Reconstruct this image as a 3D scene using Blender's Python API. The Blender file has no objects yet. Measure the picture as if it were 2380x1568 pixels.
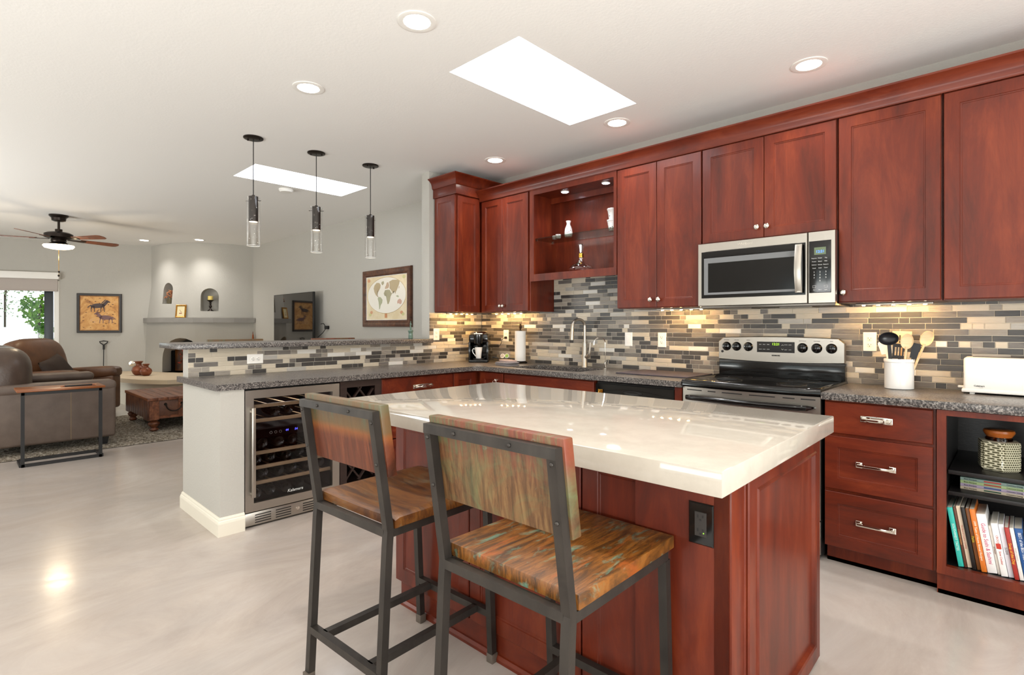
import bpy, bmesh, math, random
from math import pi, sin, cos, radians
from mathutils import Vector, Matrix
random.seed(7)
S = bpy.context.scene
C = S.collection
# ---------------------------------------------------------------- camera
cam = bpy.data.cameras.new('camera'); camo = bpy.data.objects.new('camera', cam); C.objects.link(camo)
camo.location = (4.1393, -3.8504, 1.2649); camo.rotation_euler = (radians(90), 0, radians(43.822))
cam.sensor_width = 36; cam.lens = 36*1242.6/2380; cam.shift_y = -25.67/2380; cam.clip_start = .02; cam.clip_end = 200
S.camera = camo
# ---------------------------------------------------------------- view and world
S.view_settings.view_transform = 'Standard'; S.view_settings.look = 'None'
S.view_settings.exposure = 0.36; S.view_settings.gamma = 1; S.view_settings.use_curve_mapping = False
try: S.cycles.use_denoising = True
except Exception: pass
S.cycles.max_bounces = 10; S.cycles.diffuse_bounces = 5; S.cycles.glossy_bounces = 4; S.cycles.transparent_max_bounces = 16
S.cycles.sample_clamp_indirect = 6
S.cycles.caustics_reflective = False; S.cycles.caustics_refractive = False
W = bpy.data.worlds.new('world'); S.world = W; W.use_nodes = True
W.node_tree.nodes['Background'].inputs[0].default_value = (.93, .97, 1, 1)
W.node_tree.nodes['Background'].inputs[1].default_value = 1.9

def area(name, loc, rot, sx, sy, power, col=(1, 1, 1), portal=False):
    l = bpy.data.lights.new(name, 'AREA'); l.shape = 'RECTANGLE'; l.size = sx; l.size_y = sy; l.energy = power; l.color = col
    if portal: l.cycles.is_portal = True
    o = bpy.data.objects.new(name, l); C.objects.link(o); o.location = loc; o.rotation_euler = rot
    return o
# unseen fill lights added inside the room, tilted up to brighten the ceiling
area('fill_south', (2.6, -6.8, .9), (radians(152), 0, 0), 3.2, 1.4, 95, (1, .985, .96))
area('fill_east', (6.6, -3.6, .9), (radians(148), 0, radians(90)), 2.9, 1.4, 215, (1, .985, .96))
area('fill_south_living', (-3.6, -6.8, .9), (radians(158), 0, 0), 2.9, 1.4, 170, (1, .985, .96))

# ---------------------------------------------------------------- materials
def lin(h):
    h = h.lstrip('#'); r = []
    for i in (0, 2, 4):
        c = int(h[i:i+2], 16)/255; r.append(c/12.92 if c <= .04045 else ((c+.055)/1.055)**2.4)
    return (*r, 1)
def newmat(name):
    m = bpy.data.materials.new(name); m.use_nodes = True; return m, m.node_tree.nodes, m.node_tree.links, m.node_tree.nodes['Principled BSDF']
def coords(N, L, scale=(1, 1, 1), rot=(0, 0, 0)):
    t = N.new('ShaderNodeTexCoord'); mp = N.new('ShaderNodeMapping'); mp.inputs['Scale'].default_value = scale; mp.inputs['Rotation'].default_value = rot
    L.new(t.outputs['Object'], mp.inputs[0]); return mp.outputs[0]
def noise(N, L, vec, sc, det=3, rough=.55, dist=0):
    n = N.new('ShaderNodeTexNoise'); n.inputs['Scale'].default_value = sc; n.inputs['Detail'].default_value = det
    n.inputs['Roughness'].default_value = rough; n.inputs['Distortion'].default_value = dist; L.new(vec, n.inputs['Vector']); return n.outputs['Fac']
def ramp(N, L, fac, stops, interp='LINEAR'):
    r = N.new('ShaderNodeValToRGB'); r.color_ramp.interpolation = interp
    while len(r.color_ramp.elements) < len(stops): r.color_ramp.elements.new(.5)
    for e, (p, c) in zip(r.color_ramp.elements, stops): e.position = p; e.color = lin(c)
    L.new(fac, r.inputs[0]); return r.outputs[0]
def mix(N, L, a, b, fac, mode='MIX'):
    m = N.new('ShaderNodeMix'); m.data_type = 'RGBA'; m.blend_type = mode
    if isinstance(fac, (int, float)): m.inputs[0].default_value = fac
    else: L.new(fac, m.inputs[0])
    for i, x in ((6, a), (7, b)):
        if isinstance(x, tuple): m.inputs[i].default_value = x
        else: L.new(x, m.inputs[i])
    return m.outputs[2]
def bump(N, L, P, h, strength, dist=.01):
    b = N.new('ShaderNodeBump'); b.inputs['Strength'].default_value = strength; b.inputs['Distance'].default_value = dist
    L.new(h, b.inputs['Height']); L.new(b.outputs[0], P.inputs['Normal'])
def mat(name, col, rough=.5, metal=0, spec=.5, bmp=None, coat=0, var=None, **kw):
    m, N, L, P = newmat(name); P.inputs['Base Color'].default_value = lin(col); P.inputs['Roughness'].default_value = rough
    P.inputs['Metallic'].default_value = metal; P.inputs['Specular IOR Level'].default_value = spec; P.inputs['Coat Weight'].default_value = coat
    if var:   # (colour, scale, stretch)
        v = coords(N, L, var[2]); L.new(ramp(N, L, noise(N, L, v, var[1]), [(.3, col), (.7, var[0])]), P.inputs['Base Color'])
    if bmp: bump(N, L, P, noise(N, L, coords(N, L, bmp[2] if len(bmp) > 2 else (1, 1, 1)), bmp[0], 4), bmp[1])
    return m
def emis(name, col, s):
    m, N, L, P = newmat(name); P.inputs['Base Color'].default_value = (0, 0, 0, 1); P.inputs['Emission Color'].default_value = lin(col); P.inputs['Emission Strength'].default_value = s
    return m
def glass(name, tint='#ffffff', refl=.06, fres=4.5, rough=0.0):
    m, N, L, P = newmat(name); N.remove(P); out = [n for n in N if n.type == 'OUTPUT_MATERIAL'][0]
    t = N.new('ShaderNodeBsdfTransparent'); t.inputs[0].default_value = lin(tint)
    g = N.new('ShaderNodeBsdfGlossy'); g.inputs['Roughness'].default_value = rough
    f = N.new('ShaderNodeLayerWeight'); f.inputs[0].default_value = .5; pw = N.new('ShaderNodeMath'); pw.operation = 'POWER'; pw.inputs[1].default_value = fres; L.new(f.outputs['Facing'], pw.inputs[0])
    a = N.new('ShaderNodeMath'); a.operation = 'ADD'; a.inputs[1].default_value = refl; a.use_clamp = True; L.new(pw.outputs[0], a.inputs[0])
    x = N.new('ShaderNodeMixShader'); L.new(a.outputs[0], x.inputs[0]); L.new(t.outputs[0], x.inputs[1]); L.new(g.outputs[0], x.inputs[2]); L.new(x.outputs[0], out.inputs[0])
    return m
def cherry(name, horiz=False, k=1.0):
    m, N, L, P = newmat(name)
    st = (1.1, 4.5, 4.5) if horiz else (4.5, 4.5, .9)
    v = coords(N, L, st); big = noise(N, L, v, 1.7, 6, .68, .5)
    a = ramp(N, L, big, [(.2, '#35130b'), (.5, '#60210f'), (.8, '#81371b')])
    fs = (6, 120, 120) if horiz else (120, 120, 5)
    fine = noise(N, L, coords(N, L, fs), 1, 3)
    c = mix(N, L, a, lin('#220d07'), ramp(N, L, fine, [(.45, '#000000'), (.85, '#6a6a6a')]))
    L.new(c, P.inputs['Base Color']); P.inputs['Roughness'].default_value = .42; P.inputs['Specular IOR Level'].default_value = .28; P.inputs['Coat Weight'].default_value = .22; P.inputs['Coat Roughness'].default_value = .16
    return m
def wood(name, cols, stretch=(30, 3, 30), sc=1, rough=.5, bmp=.15, dist=.6):
    m, N, L, P = newmat(name); v = coords(N, L, stretch); n = noise(N, L, v, sc, 6, .65, dist)
    k = len(cols); L.new(ramp(N, L, n, [(.28+.44*i/(k-1), c) for i, c in enumerate(cols)]), P.inputs['Base Color'])
    P.inputs['Roughness'].default_value = rough; bump(N, L, P, n, bmp, .004); return m
def plank_paint(name, base, patches, stretch, rough=.5):
    m, N, L, P = newmat(name); v = coords(N, L, stretch); n = noise(N, L, v, 1, 8, .7, .8)
    k = len(base); c = ramp(N, L, n, [(.28+.44*i/(k-1), x) for i, x in enumerate(base)])
    for i, (col, lo, sc, zr) in enumerate(patches):
        v2 = coords(N, L, sc); nn = noise(N, L, v2, 1, 5, .65, .5)
        f = ramp(N, L, nn, [(lo, '#000000'), (lo+.13, '#d0d0d0')])
        if zr:   # patch limited to a painted band (local z lo..hi)
            sep = N.new('ShaderNodeSeparateXYZ'); L.new(coords(N, L), sep.inputs[0])
            mr = N.new('ShaderNodeMapRange'); L.new(sep.outputs[2], mr.inputs[0])
            mr.inputs[1].default_value = zr[0]; mr.inputs[2].default_value = zr[1]
            f = mix(N, L, (0, 0, 0, 1), f, mr.outputs[0])
        c = mix(N, L, c, lin(col), f)
    L.new(c, P.inputs['Base Color']); P.inputs['Roughness'].default_value = rough; bump(N, L, P, n, .35, .003); return m

M = {}
M['cherry'] = cherry('cherry_wood'); M['cherry_h'] = cherry('cherry_wood_horizontal', True)
M['wall'] = mat('wall_paint', '#b4b1aa', .85, bmp=(90, .22)); M['ceiling'] = mat('ceiling_paint', '#ecebe8', .9, bmp=(60, .08))
M['trim'] = mat('trim_paint', '#e2dccd', .45); M['white'] = mat('white_paint', '#ebe9e4', .4)
M['plastic'] = mat('white_plastic', '#f1eee8', .3); M['slot'] = mat('dark_slot', '#2a2622', .6)
M['black'] = mat('black_gloss', '#0b0a0a', .12); M['blackm'] = mat('black_matte', '#151313', .55); M['black_shelf'] = mat('black_shelf', '#141212', .35, bmp=(30, .1, (1, 12, 12)))
M['steel'] = mat('brushed_steel', '#b5afa6', .32, 1, bmp=(1, .05, (3, 500, 500)))
M['steel_d'] = mat('dark_steel', '#6f6a64', .35, 1); M['chrome'] = mat('polished_nickel', '#e8e2d8', .08, 1)
M['bronze'] = mat('oiled_bronze', '#2e2723', .35, .8); M['brass'] = mat('brass', '#c79a45', .25, 1); M['gold'] = mat('gilded_wood', '#c48b2c', .4, .5, var=('#8a5a18', 60, (1, 1, 1)))
M['iron'] = mat('raw_iron', '#34302d', .45, .6, var=('#46413c', 12, (1, 1, .4)), bmp=(40, .05)); M['rubber'] = mat('foot_cap', '#5b5148', .5)
M['glass'] = glass('clear_glass'); M['glass_edge'] = glass('glass_edge', '#dfeae4', .015); M['glass_dark'] = glass('tinted_glass', '#dddbdc', .035); M['glass_pane'] = glass('window_glass', '#f4f8f6', .02)
M['leather'] = mat('grey_brown_leather', '#5a4c43', .5, var=('#6b5c52', 7, (1, 1, 1)), bmp=(160, .12)); M['leather_gl'] = mat('worn_leather', '#40332c', .33, var=('#54443a', 5, (1, 1, 1)), bmp=(25, .2))
M['leather_br'] = mat('brown_leather', '#4b3120', .42, var=('#66432a', 5, (1, 1, 1)), bmp=(60, .15)); M['pillow'] = mat('dark_pillow', '#2a1b11', .8, bmp=(120, .3)); M['stitch'] = mat('stitching', '#9a8366', .7)
M['fanblade'] = wood('fan_blade_wood', ['#3a1d10', '#6b371d', '#7d4526'], (3, 3, 3), 4, .4, .05)
M['lamp'] = emis('lamp_lens', '#fff4e2', 14); M['lamp_fan'] = emis('fan_lamp', '#ffe6b8', 7); M['sky_panel'] = emis('skylight_diffuser', '#f3f8ff', 4.6)
M['puck'] = emis('puck_lens', '#f3eeff', 14); M['led_w'] = emis('warm_led', '#ffc878', 850); M['pend_glow'] = emis('pendant_bulb', '#ffe2bd', 3)
M['lcd_blue'] = emis('blue_digits', '#4a7dff', 3); M['lcd_green'] = emis('green_digits', '#9bd62a', 2.2); M['lcd_wine'] = emis('indigo_digits', '#5a5cff', 4); M['led_green'] = emis('green_led', '#8bd83a', 2)
M['lcdback'] = mat('lcd_back', '#5e6d50', .4); M['print_w'] = mat('white_print', '#d8d8d6', .5); M['print_k'] = mat('black_print', '#1b1a1a', .5); M['print_g'] = mat('grey_print', '#8d8a86', .5)
M['paper'] = mat('paper_towel', '#f0eeea', .9, bmp=(90, .2)); M['ceramic'] = mat('white_ceramic', '#f1efec', .12)
M['shelfwood'] = wood('beech_shelf', ['#b79a77', '#d0b48e', '#dcc3a1'], (60, 4, 60), 1, .5, .05)
M['bottle'] = mat('wine_bottle', '#0e130c', .08); M['bottle_g'] = mat('green_glass_bottle', '#5d7468', .12)
M['darkwood'] = wood('espresso_wood', ['#1c1311', '#2c1e1a', '#352520'], (4, 4, 30), 1, .45, .05)
M['spoonwood'] = mat('spoon_wood', '#d9b98b', .55, var=('#e8cda4', 9, (1, 1, 6))); M['nylon'] = mat('black_nylon', '#17161a', .35)
M['terracotta'] = mat('terracotta_glaze', '#8a4a2c', .35, var=('#6d3a22', 14, (1, 1, 1)))
M['towel'] = mat('grey_towel', '#8b8588', .95, bmp=(250, .5)); M['towel2'] = mat('pink_grey_towel', '#b9a39d', .95, bmp=(250, .5)); M['mat_d'] = mat('charcoal_mat', '#4b454d', .9, bmp=(300, .4))
M['candle'] = mat('candle_wax', '#d8c06c', .5); M['petal'] = mat('dried_petals', '#c89468', .8, var=('#7a3524', 40, (1, 1, 1))); M['moss'] = mat('moss_pot', '#5c5440', .9, bmp=(80, .6))
M['amber'] = mat('amber_panel', '#6b3e14', .3, var=('#1d0d05', 9, (1, 1, .5))); M['redleaf'] = mat('red_leaf', '#a8402c', .5)
M['mantel'] = mat('stained_plaster', '#9b9894', .7, var=('#8c8985', 3, (1, 1, 1)), bmp=(40, .15)); M['hearth'] = mat('hearth_plaster', '#c9b79c', .55, bmp=(30, .1)); M['soot'] = mat('soot', '#0d0a08', .9)
M['shade'] = mat('roller_shade', '#b3aaa4', .9); M['darkframe'] = mat('dark_door_frame', '#262c33', .4)
M['leaf'] = mat('green_leaf', '#a5d653', .5, var=('#5c9a33', 6, (1, 1, 1))); M['leaf2'] = mat('feathery_leaf', '#c3d8ba', .6); M['stemw'] = mat('stem', '#5a4a38', .8)
M['patio'] = mat('patio', '#d9d6cf', .8)
M['trunk'] = wood('reclaimed_trunk_wood', ['#3a2014', '#5f3420', '#7d4b2f', '#8c5c40'], (2.5, 22, 22), 1, .45, .25); M['trunk2'] = wood('trunk_side_wood', ['#3a2014', '#5c3826', '#744c36'], (5, 5, 5), 1.5, .45, .2)
M['ctop'] = wood('side_table_wood', ['#5c3117', '#84491f', '#965a2b'], (14, 2, 14), 1, .35, .05)
M['frame_w'] = wood('carved_frame_wood', ['#2a140b', '#54301d', '#6e452b'], (8, 8, 8), 2, .35, .2); M['frame_k'] = mat('dark_frame', '#1a1210', .4)
M['page'] = mat('pages', '#c9c3b8', .9)
def _stone(name, cols, rough):
    m, N, L, P = newmat(name); v = coords(N, L); a = noise(N, L, v, 140, 6, .75)
    c = ramp(N, L, a, cols); b = noise(N, L, v, 5, 3)
    c = mix(N, L, c, lin('#8a7d72'), ramp(N, L, b, [(.4, '#000000'), (.75, '#3a3a3a')]))
    L.new(c, P.inputs['Base Color']); P.inputs['Roughness'].default_value = rough; bump(N, L, P, noise(N, L, v, 60, 3), .12, .003); return m
M['granite'] = _stone('leathered_granite', [(.4, '#1c1b1d'), (.5, '#4f4a48'), (.6, '#9a948e')], .3)
def _quartz():
    m, N, L, P = newmat('cream_quartz'); v = coords(N, L); a = ramp(N, L, noise(N, L, v, 9, 6, .7), [(.35, '#b0a89c'), (.6, '#b8b0a4')])
    L.new(a, P.inputs['Base Color']); P.inputs['Roughness'].default_value = .05; P.inputs['Specular IOR Level'].default_value = .45; return m
M['quartz'] = _quartz()
def _floor():
    m, N, L, P = newmat('polished_plaster_floor'); v = coords(N, L, (1.1, .5, 1), (0, 0, .35)); a = noise(N, L, v, 1.7, 8, .72, 1.2)
    v2 = coords(N, L, (2.4, 1.6, 1)); b = noise(N, L, v2, 1, 4, .6, .6)
    c = ramp(N, L, a, [(.3, '#a0958d'), (.5, '#afa49b'), (.7, '#bbb1a9')]); c = mix(N, L, c, lin('#aaa6a4'), ramp(N, L, b, [(.4, '#000000'), (.75, '#a0a0a0')]))
    L.new(c, P.inputs['Base Color']); P.inputs['Roughness'].default_value = .3
    L.new(ramp(N, L, a, [(.3, '#8a8a8a'), (.7, '#5c5c5c')]), P.inputs['Roughness']); bump(N, L, P, noise(N, L, v, 20, 4), .06, .004); return m
M['floor'] = _floor()
def _rug():
    m, N, L, P = newmat('shag_rug_pile'); v = coords(N, L); a = ramp(N, L, noise(N, L, v, 45, 4, .7), [(.35, '#5f5548'), (.5, '#a09483'), (.65, '#cfc6b8')])
    L.new(a, P.inputs['Base Color']); P.inputs['Roughness'].default_value = 1; bump(N, L, P, noise(N, L, v, 70, 3, .8), 1, .03); return m
M['rug'] = _rug()
def _tile(name, cols, rough=.34):
    m, N, L, P = newmat(name); v = coords(N, L, (7, 7, 60)); n = noise(N, L, v, 1.3, 5, .7, .8)
    L.new(ramp(N, L, n, [(.3, cols[0]), (.7, cols[1])]), P.inputs['Base Color']); P.inputs['Roughness'].default_value = rough; return m
TILE = [_tile('tile_charcoal', ('#2f2d2c', '#4b4846')), _tile('tile_grey', ('#57534f', '#7c7670')), _tile('tile_taupe', ('#7d766e', '#a0988d')),
        _tile('tile_beige', ('#b9ae9b', '#cabfad')), _tile('tile_white', ('#cfccc5', '#dad7d1')), _tile('tile_pale_grey', ('#a09c95', '#b9b4ad'))]
M['grout'] = mat('grout', '#cfc6b6', .8)
M['seat1'] = plank_paint('scooped_seat_wood', ['#241208', '#4d2a10', '#714519', '#5f4f36'], [('#6f6a55', .55, (5, 9, 9), None)], (4, 26, 10), .38)
M['back1'] = plank_paint('banded_back_wood', ['#33190c', '#5f2d19', '#7d4427'], [('#8f5522', .3, (60, 8, 6), (.895, .925)), ('#524f34', .22, (60, 8, 4), (.92, .94)), ('#4f6048', .5, (40, 5, 5), (.93, .97))], (70, 10, 5), .45)
M['seat2'] = plank_paint('patchwork_seat_wood', ['#23150a', '#54330f', '#84501a', '#716038'], [('#5f9480', .56, (26, 9, 20), None), ('#1f1008', .57, (14, 5, 9), None), ('#a2501a', .58, (30, 6, 14), None)], (45, 6, 12), .42)
M['back2'] = plank_paint('faded_back_wood', ['#2f1d0e', '#664628', '#8a6a42'], [('#5e6a46', .46, (5, 4, 6), None), ('#7d2c1c', .42, (70, 8, 5), (.90, .98)), ('#6fa58a', .66, (12, 6, 16), None)], (60, 8, 7), .5)

# ---------------------------------------------------------------- geometry helpers
def frame(o, u, v):
    u = Vector(u).normalized(); v = Vector(v).normalized(); w = u.cross(v)
    m = Matrix((u, v, w)).transposed().to_4x4(); m.translation = Vector(o); return m
class MB:
    def __init__(s, T=None): s.bm = bmesh.new(); s.T = T or Matrix()
    def v(s, p): return s.bm.verts.new(s.T @ Vector(p))
    def f(s, vs, mi=0):
        try: fc = s.bm.faces.new(vs); fc.material_index = mi; return fc
        except ValueError: return None
    def box(s, x0, x1, y0, y1, z0, z1, bev=0, mi=0, seg=2):
        p = [s.v((x, y, z)) for z in (z0, z1) for x, y in ((x0, y0), (x1, y0), (x1, y1), (x0, y1))]
        fs = [s.f([p[i] for i in q], mi) for q in ((3, 2, 1, 0), (4, 5, 6, 7), (0, 1, 5, 4), (1, 2, 6, 5), (2, 3, 7, 6), (3, 0, 4, 7))]
        if bev:
            es = list({e for f in fs for e in f.edges})
            r = bmesh.ops.bevel(s.bm, geom=es, offset=bev, segments=seg, profile=.5, affect='EDGES', clamp_overlap=True)
            for f in r['faces']: f.material_index = mi
        return s
    def loops(s, ls, cap0=True, cap1=True, closed=True, mi=0):
        L = [[s.v(p) for p in l] for l in ls]; n = len(L[0])
        for a, b in zip(L, L[1:]):
            for i in range(n if closed else n-1): s.f([a[i], a[(i+1) % n], b[(i+1) % n], b[i]], mi)
        if cap0: s.f(L[0][::-1], mi)
        if cap1: s.f(L[-1], mi)
        return s
    def rings(s, u0, u1, v0, v1, rs, back=True, mi=0):   # nested rectangles: (inset, w)
        return s.loops([[(u0+i, v0+i, w), (u1-i, v0+i, w), (u1-i, v1-i, w), (u0+i, v1-i, w)] for i, w in rs], back, True, mi=mi)
    def prism(s, pts, z0, z1, mi=0): return s.loops([[(x, y, z0) for x, y in pts], [(x, y, z1) for x, y in pts]], mi=mi)
    def lathe(s, prof, c=(0, 0, 0), seg=24, axis='z', mi=0, capb=True, capt=True):
        ls = []
        for r, z in prof:
            l = []
            for i in range(seg):
                a = 2*pi*i/seg; x, y = max(r, 1e-5)*cos(a), max(r, 1e-5)*sin(a)
                l.append({'z': (c[0]+x, c[1]+y, c[2]+z), 'x': (c[0]+z, c[1]+x, c[2]+y), 'y': (c[0]+y, c[1]+z, c[2]+x)}[axis])
            ls.append(l)
        return s.loops(ls, capb, capt, mi=mi)
    def tube(s, pts, r, seg=8, mi=0, closed=False, sq=None):
        P = [Vector(p) for p in pts]; n = len(P); ls = []; up = None
        for i in range(n):
            if closed: d = (P[(i+1) % n]-P[i-1]).normalized()
            else: d = ((P[min(i+1, n-1)]-P[i]).normalized()+(P[i]-P[max(i-1, 0)]).normalized()).normalized()
            if up is None: up = Vector((0, 0, 1)) if abs(d.z) < .9 else Vector((0, 1, 0))
            a = d.cross(up).normalized(); b = a.cross(d).normalized(); up = b
            rr = r[i] if isinstance(r, (list, tuple)) else r
            if sq: ls.append([P[i]+a*x*sq[0]/2+b*y*sq[1]/2 for x, y in ((-1, -1), (1, -1), (1, 1), (-1, 1))])
            else: ls.append([P[i]+(a*cos(2*pi*k/seg)+b*sin(2*pi*k/seg))*rr for k in range(seg)])
        if closed: ls.append(ls[0]); return s.loops(ls, False, False, mi=mi)
        return s.loops(ls, mi=mi)
    def bar(s, p, q, w, h, mi=0): return s.tube([p, q], 0, mi=mi, sq=(w, h))
    def ell(s, c, r, nu=16, nv=10, e=1.0, mi=0, rot=None):   # superellipsoid
        R = rot or Matrix.Identity(3); sg = lambda x: (abs(x)**e)*(1 if x >= 0 else -1); ls = []
        for j in range(1, nv):
            ph = -pi/2+pi*j/nv
            ls.append([tuple(Vector(c)+R @ Vector((r[0]*sg(cos(ph))*sg(cos(2*pi*i/nu)), r[1]*sg(cos(ph))*sg(sin(2*pi*i/nu)), r[2]*sg(sin(ph))))) for i in range(nu)])
        return s.loops(ls, mi=mi)
    def sweep(s, prof, path, mi=0, closed=False):   # prof (out, z); path (x, y), out = right of travel
        n = len(path); ls = []
        for i in range(n):
            p = Vector(path[i]); d0 = (p-Vector(path[i-1])).normalized() if i or closed else None
            d1 = (Vector(path[(i+1) % n])-p).normalized() if i < n-1 or closed else None
            d0 = d0 or d1; d1 = d1 or d0
            n0 = Vector((d0.y, -d0.x)); n1 = Vector((d1.y, -d1.x)); m = (n0+n1); m = m/(m.dot(n0)) if m.length > 1e-6 else n0
            ls.append([(p.x+m.x*o, p.y+m.y*o, z) for o, z in prof])
        return s.loops(ls, True, True, mi=mi)
    def build(s, name, mats, parent=None, world=True, smooth=35, recenter=None, sub=0):
        bm = s.bm; bmesh.ops.recalc_face_normals(bm, faces=bm.faces)
        me = bpy.data.meshes.new(name); shift = None
        if parent is None:
            xs = [v.co for v in bm.verts]
            shift = recenter or Vector(((min(c.x for c in xs)+max(c.x for c in xs))/2, (min(c.y for c in xs)+max(c.y for c in xs))/2, min(c.z for c in xs)))
            if recenter != False: bmesh.ops.translate(bm, vec=-Vector(shift), verts=bm.verts)
            else: shift = Vector()
        bm.to_mesh(me); bm.free()
        for m in (mats if isinstance(mats, (list, tuple)) else [mats]): me.materials.append(m)
        if smooth: me.shade_smooth(); me.set_sharp_from_angle(angle=radians(smooth))
        o = bpy.data.objects.new(name, me); C.objects.link(o)
        if parent is not None:
            o.parent = parent
            if world and parent.type == 'EMPTY': o.matrix_parent_inverse = (Matrix.Translation(parent.location) @ parent.rotation_euler.to_matrix().to_4x4()).inverted()
            elif world: o.matrix_parent_inverse = Matrix.Translation(-parent.location)
        else: o.location = shift
        if sub: md = o.modifiers.new('sub', 'SUBSURF'); md.levels = sub; md.render_levels = sub
        return o
def tag(o, label, cat=None, group=None, kind=None):
    if label: o['label'] = label
    if cat: o['category'] = cat
    if group: o['group'] = group
    if kind: o['kind'] = kind
    return o
def thing(name, label, cat, loc, rz=0, group=None):
    o = bpy.data.objects.new(name, None); C.objects.link(o); o.location = loc; o.rotation_euler = (0, 0, rz); o.empty_display_size = .05
    return tag(o, label, cat, group)
def struct(o): o['kind'] = 'structure'; return o
def dup(root, loc, rz=None, label=None, group=None):
    r = root.copy(); C.objects.link(r); r.location = loc
    if rz is not None: r.rotation_euler = (0, 0, rz)
    if label: r['label'] = label
    if group: r['group'] = group
    for ch in list(root.children):
        c = ch.copy(); C.objects.link(c); c.parent = r
        for g in ch.children: d = g.copy(); C.objects.link(d); d.parent = c
    return r
def cut(o, mb):
    bmesh.ops.recalc_face_normals(mb.bm, faces=mb.bm.faces); bmesh.ops.translate(mb.bm, vec=-o.location, verts=mb.bm.verts)
    me = bpy.data.meshes.new('cut'); mb.bm.to_mesh(me); mb.bm.free(); t = bpy.data.objects.new('cut', me); C.objects.link(t); t.location = o.location
    md = o.modifiers.new('b', 'BOOLEAN'); md.operation = 'DIFFERENCE'; md.solver = 'EXACT'; md.object = t
    bpy.context.view_layer.update(); dg = bpy.context.evaluated_depsgraph_get()
    new = bpy.data.meshes.new_from_object(o.evaluated_get(dg)); o.modifiers.clear(); o.data = new; bpy.data.objects.remove(t)
    new.shade_smooth(); new.set_sharp_from_angle(angle=radians(30)); return o
def text(name, s, size, T, m, parent, align='CENTER', shear=0, bold=0, world=True, sx=1):
    c = bpy.data.curves.new(name, 'FONT'); c.body = s; c.size = size; c.align_x = align; c.align_y = 'CENTER'; c.extrude = .0004; c.shear = shear; c.offset = bold; c.resolution_u = 2
    t = bpy.data.objects.new(name, c); C.objects.link(t); bpy.context.view_layer.update()
    me = bpy.data.meshes.new_from_object(t.evaluated_get(bpy.context.evaluated_depsgraph_get())); bpy.data.objects.remove(t)
    me.transform(T @ Matrix.Diagonal((sx, 1, 1, 1))); me.materials.clear(); me.materials.append(m)
    o = bpy.data.objects.new(name, me); C.objects.link(o); o.parent = parent
    if world and parent.type == 'EMPTY': o.matrix_parent_inverse = (Matrix.Translation(parent.location) @ parent.rotation_euler.to_matrix().to_4x4()).inverted()
    elif world: o.matrix_parent_inverse = Matrix.Translation(-parent.location)
    return o
def FY(x0, y, z=0): return frame((x0, y, z), (1, 0, 0), (0, 0, 1))      # faces -y: u=+x, v=up, w=-y
def FX(x, y0, z=0): return frame((x, y0, z), (0, 1, 0), (0, 0, 1))      # faces +x: u=+y, v=up, w=+x
def door_panel(T, u0, u1, v0, v1, name, m, parent, stile=.058, t=.02, world=True):
    b = MB(T); g = .0015
    b.rings(u0+g, u1-g, v0+g, v1-g, [(0, -.0), (0, t-.003), (.003, t), (stile, t), (stile+.002, t-.003), (stile+.008, t-.004), (stile+.01, t-.006), (stile+.013, t-.0065)])
    return b.build(name, m, parent, world)
def slab(T, u0, u1, v0, v1, name, m, parent, t=.02):
    b = MB(T); g = .0015; b.rings(u0+g, u1-g, v0+g, v1-g, [(0, 0), (0, t-.004), (.004, t)]); return b.build(name, m, parent)
def knob(T, u, v, t, parent, big=1):
    b = MB(T); b.lathe([(.007, 0), (.005, .004), (.005, .012), (.009, .014), (.0145*big, .019), (.0165*big, .024), (.012, .029), (.006, .0305)], (u, v, t), 10)
    return b.build('knob', M['chrome'], parent)
def pull(T, u, v, t, L, parent, cup=False):
    b = MB(T); h = L/2
    for s in (-1, 1):
        x = u+s*(h-.013); b.rings(x-.014, x+.014, v-.014, v+.014, [(0, t), (0, t+.003), (.003, t+.005)])
        b.box(x-.006, x+.006, v-.006, v+.006, t+.004, t+.024, .001)
    b.box(u-h+.008, u+h-.008, v-.006, v+.006, t+.02, t+.03, .0015)
    if cup: b.rings(u-h, u+h, v-.016, v+.016, [(0, t), (0, t+.003), (.003, t+.004)]); b.lathe([(.001, -.04), (.008, -.034), (.011, -.02), (.011, .02), (.008, .034), (.001, .04)], (u, v+.001, t+.03), 10, 'x')
    return b.build('handle', M['chrome'], parent)
def outlet(T, label, kind='duplex', horizontal=False, dark=False):
    """plate centred on the frame origin"""
    w, h = (.0575, .035) if horizontal else (.035, .0575); o = Vector(T.translation)
    r = thing('wall_outlet' if kind != 'switch' else 'light_switch', label, 'outlet' if kind != 'switch' else 'switch', o)
    pm = M['black'] if dark else M['plastic']; b = MB(T); b.rings(-w, w, -h, h, [(0, 0), (0, .003), (.003, .006)]); b.build('cover_plate', pm, r)
    if kind == 'switch':
        b = MB(T); b.rings(-.016, .016, -.033, .033, [(0, .005), (.001, .008), (.004, .009)]); b.build('rocker', pm, r); return r
    rm = M['steel_d'] if dark else M['plastic']
    if dark: b = MB(T); b.rings(-.017, .017, -.034, .034, [(0, .005), (.001, .0075)]); b.build('receptacle_face', mat('dark_receptacle', '#2e2a27', .4), r)
    for s in (-1, 1):
        cx, cy = (s*.019, 0) if horizontal else (0, s*.019)
        if not dark: b = MB(T); b.lathe([(.0165, .005), (.0165, .0072), (.015, .008)], (cx, cy, 0), 20); f = b.build('receptacle', rm, r)
        b = MB(T); q = .0086
        for (a, c, e, g) in ((-.007, .003, .0011, .0042), (.007, .003, .0011, .0034), (0, -.007, .0022, .0022)):
            if horizontal: a, c, e, g = c, -a, g, e
            b.box(cx+a-e, cx+a+e, cy+c-g, cy+c+g, .007, q)
        b.build('slots', M['slot'] if not dark else M['blackm'], r)
    return r
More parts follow.
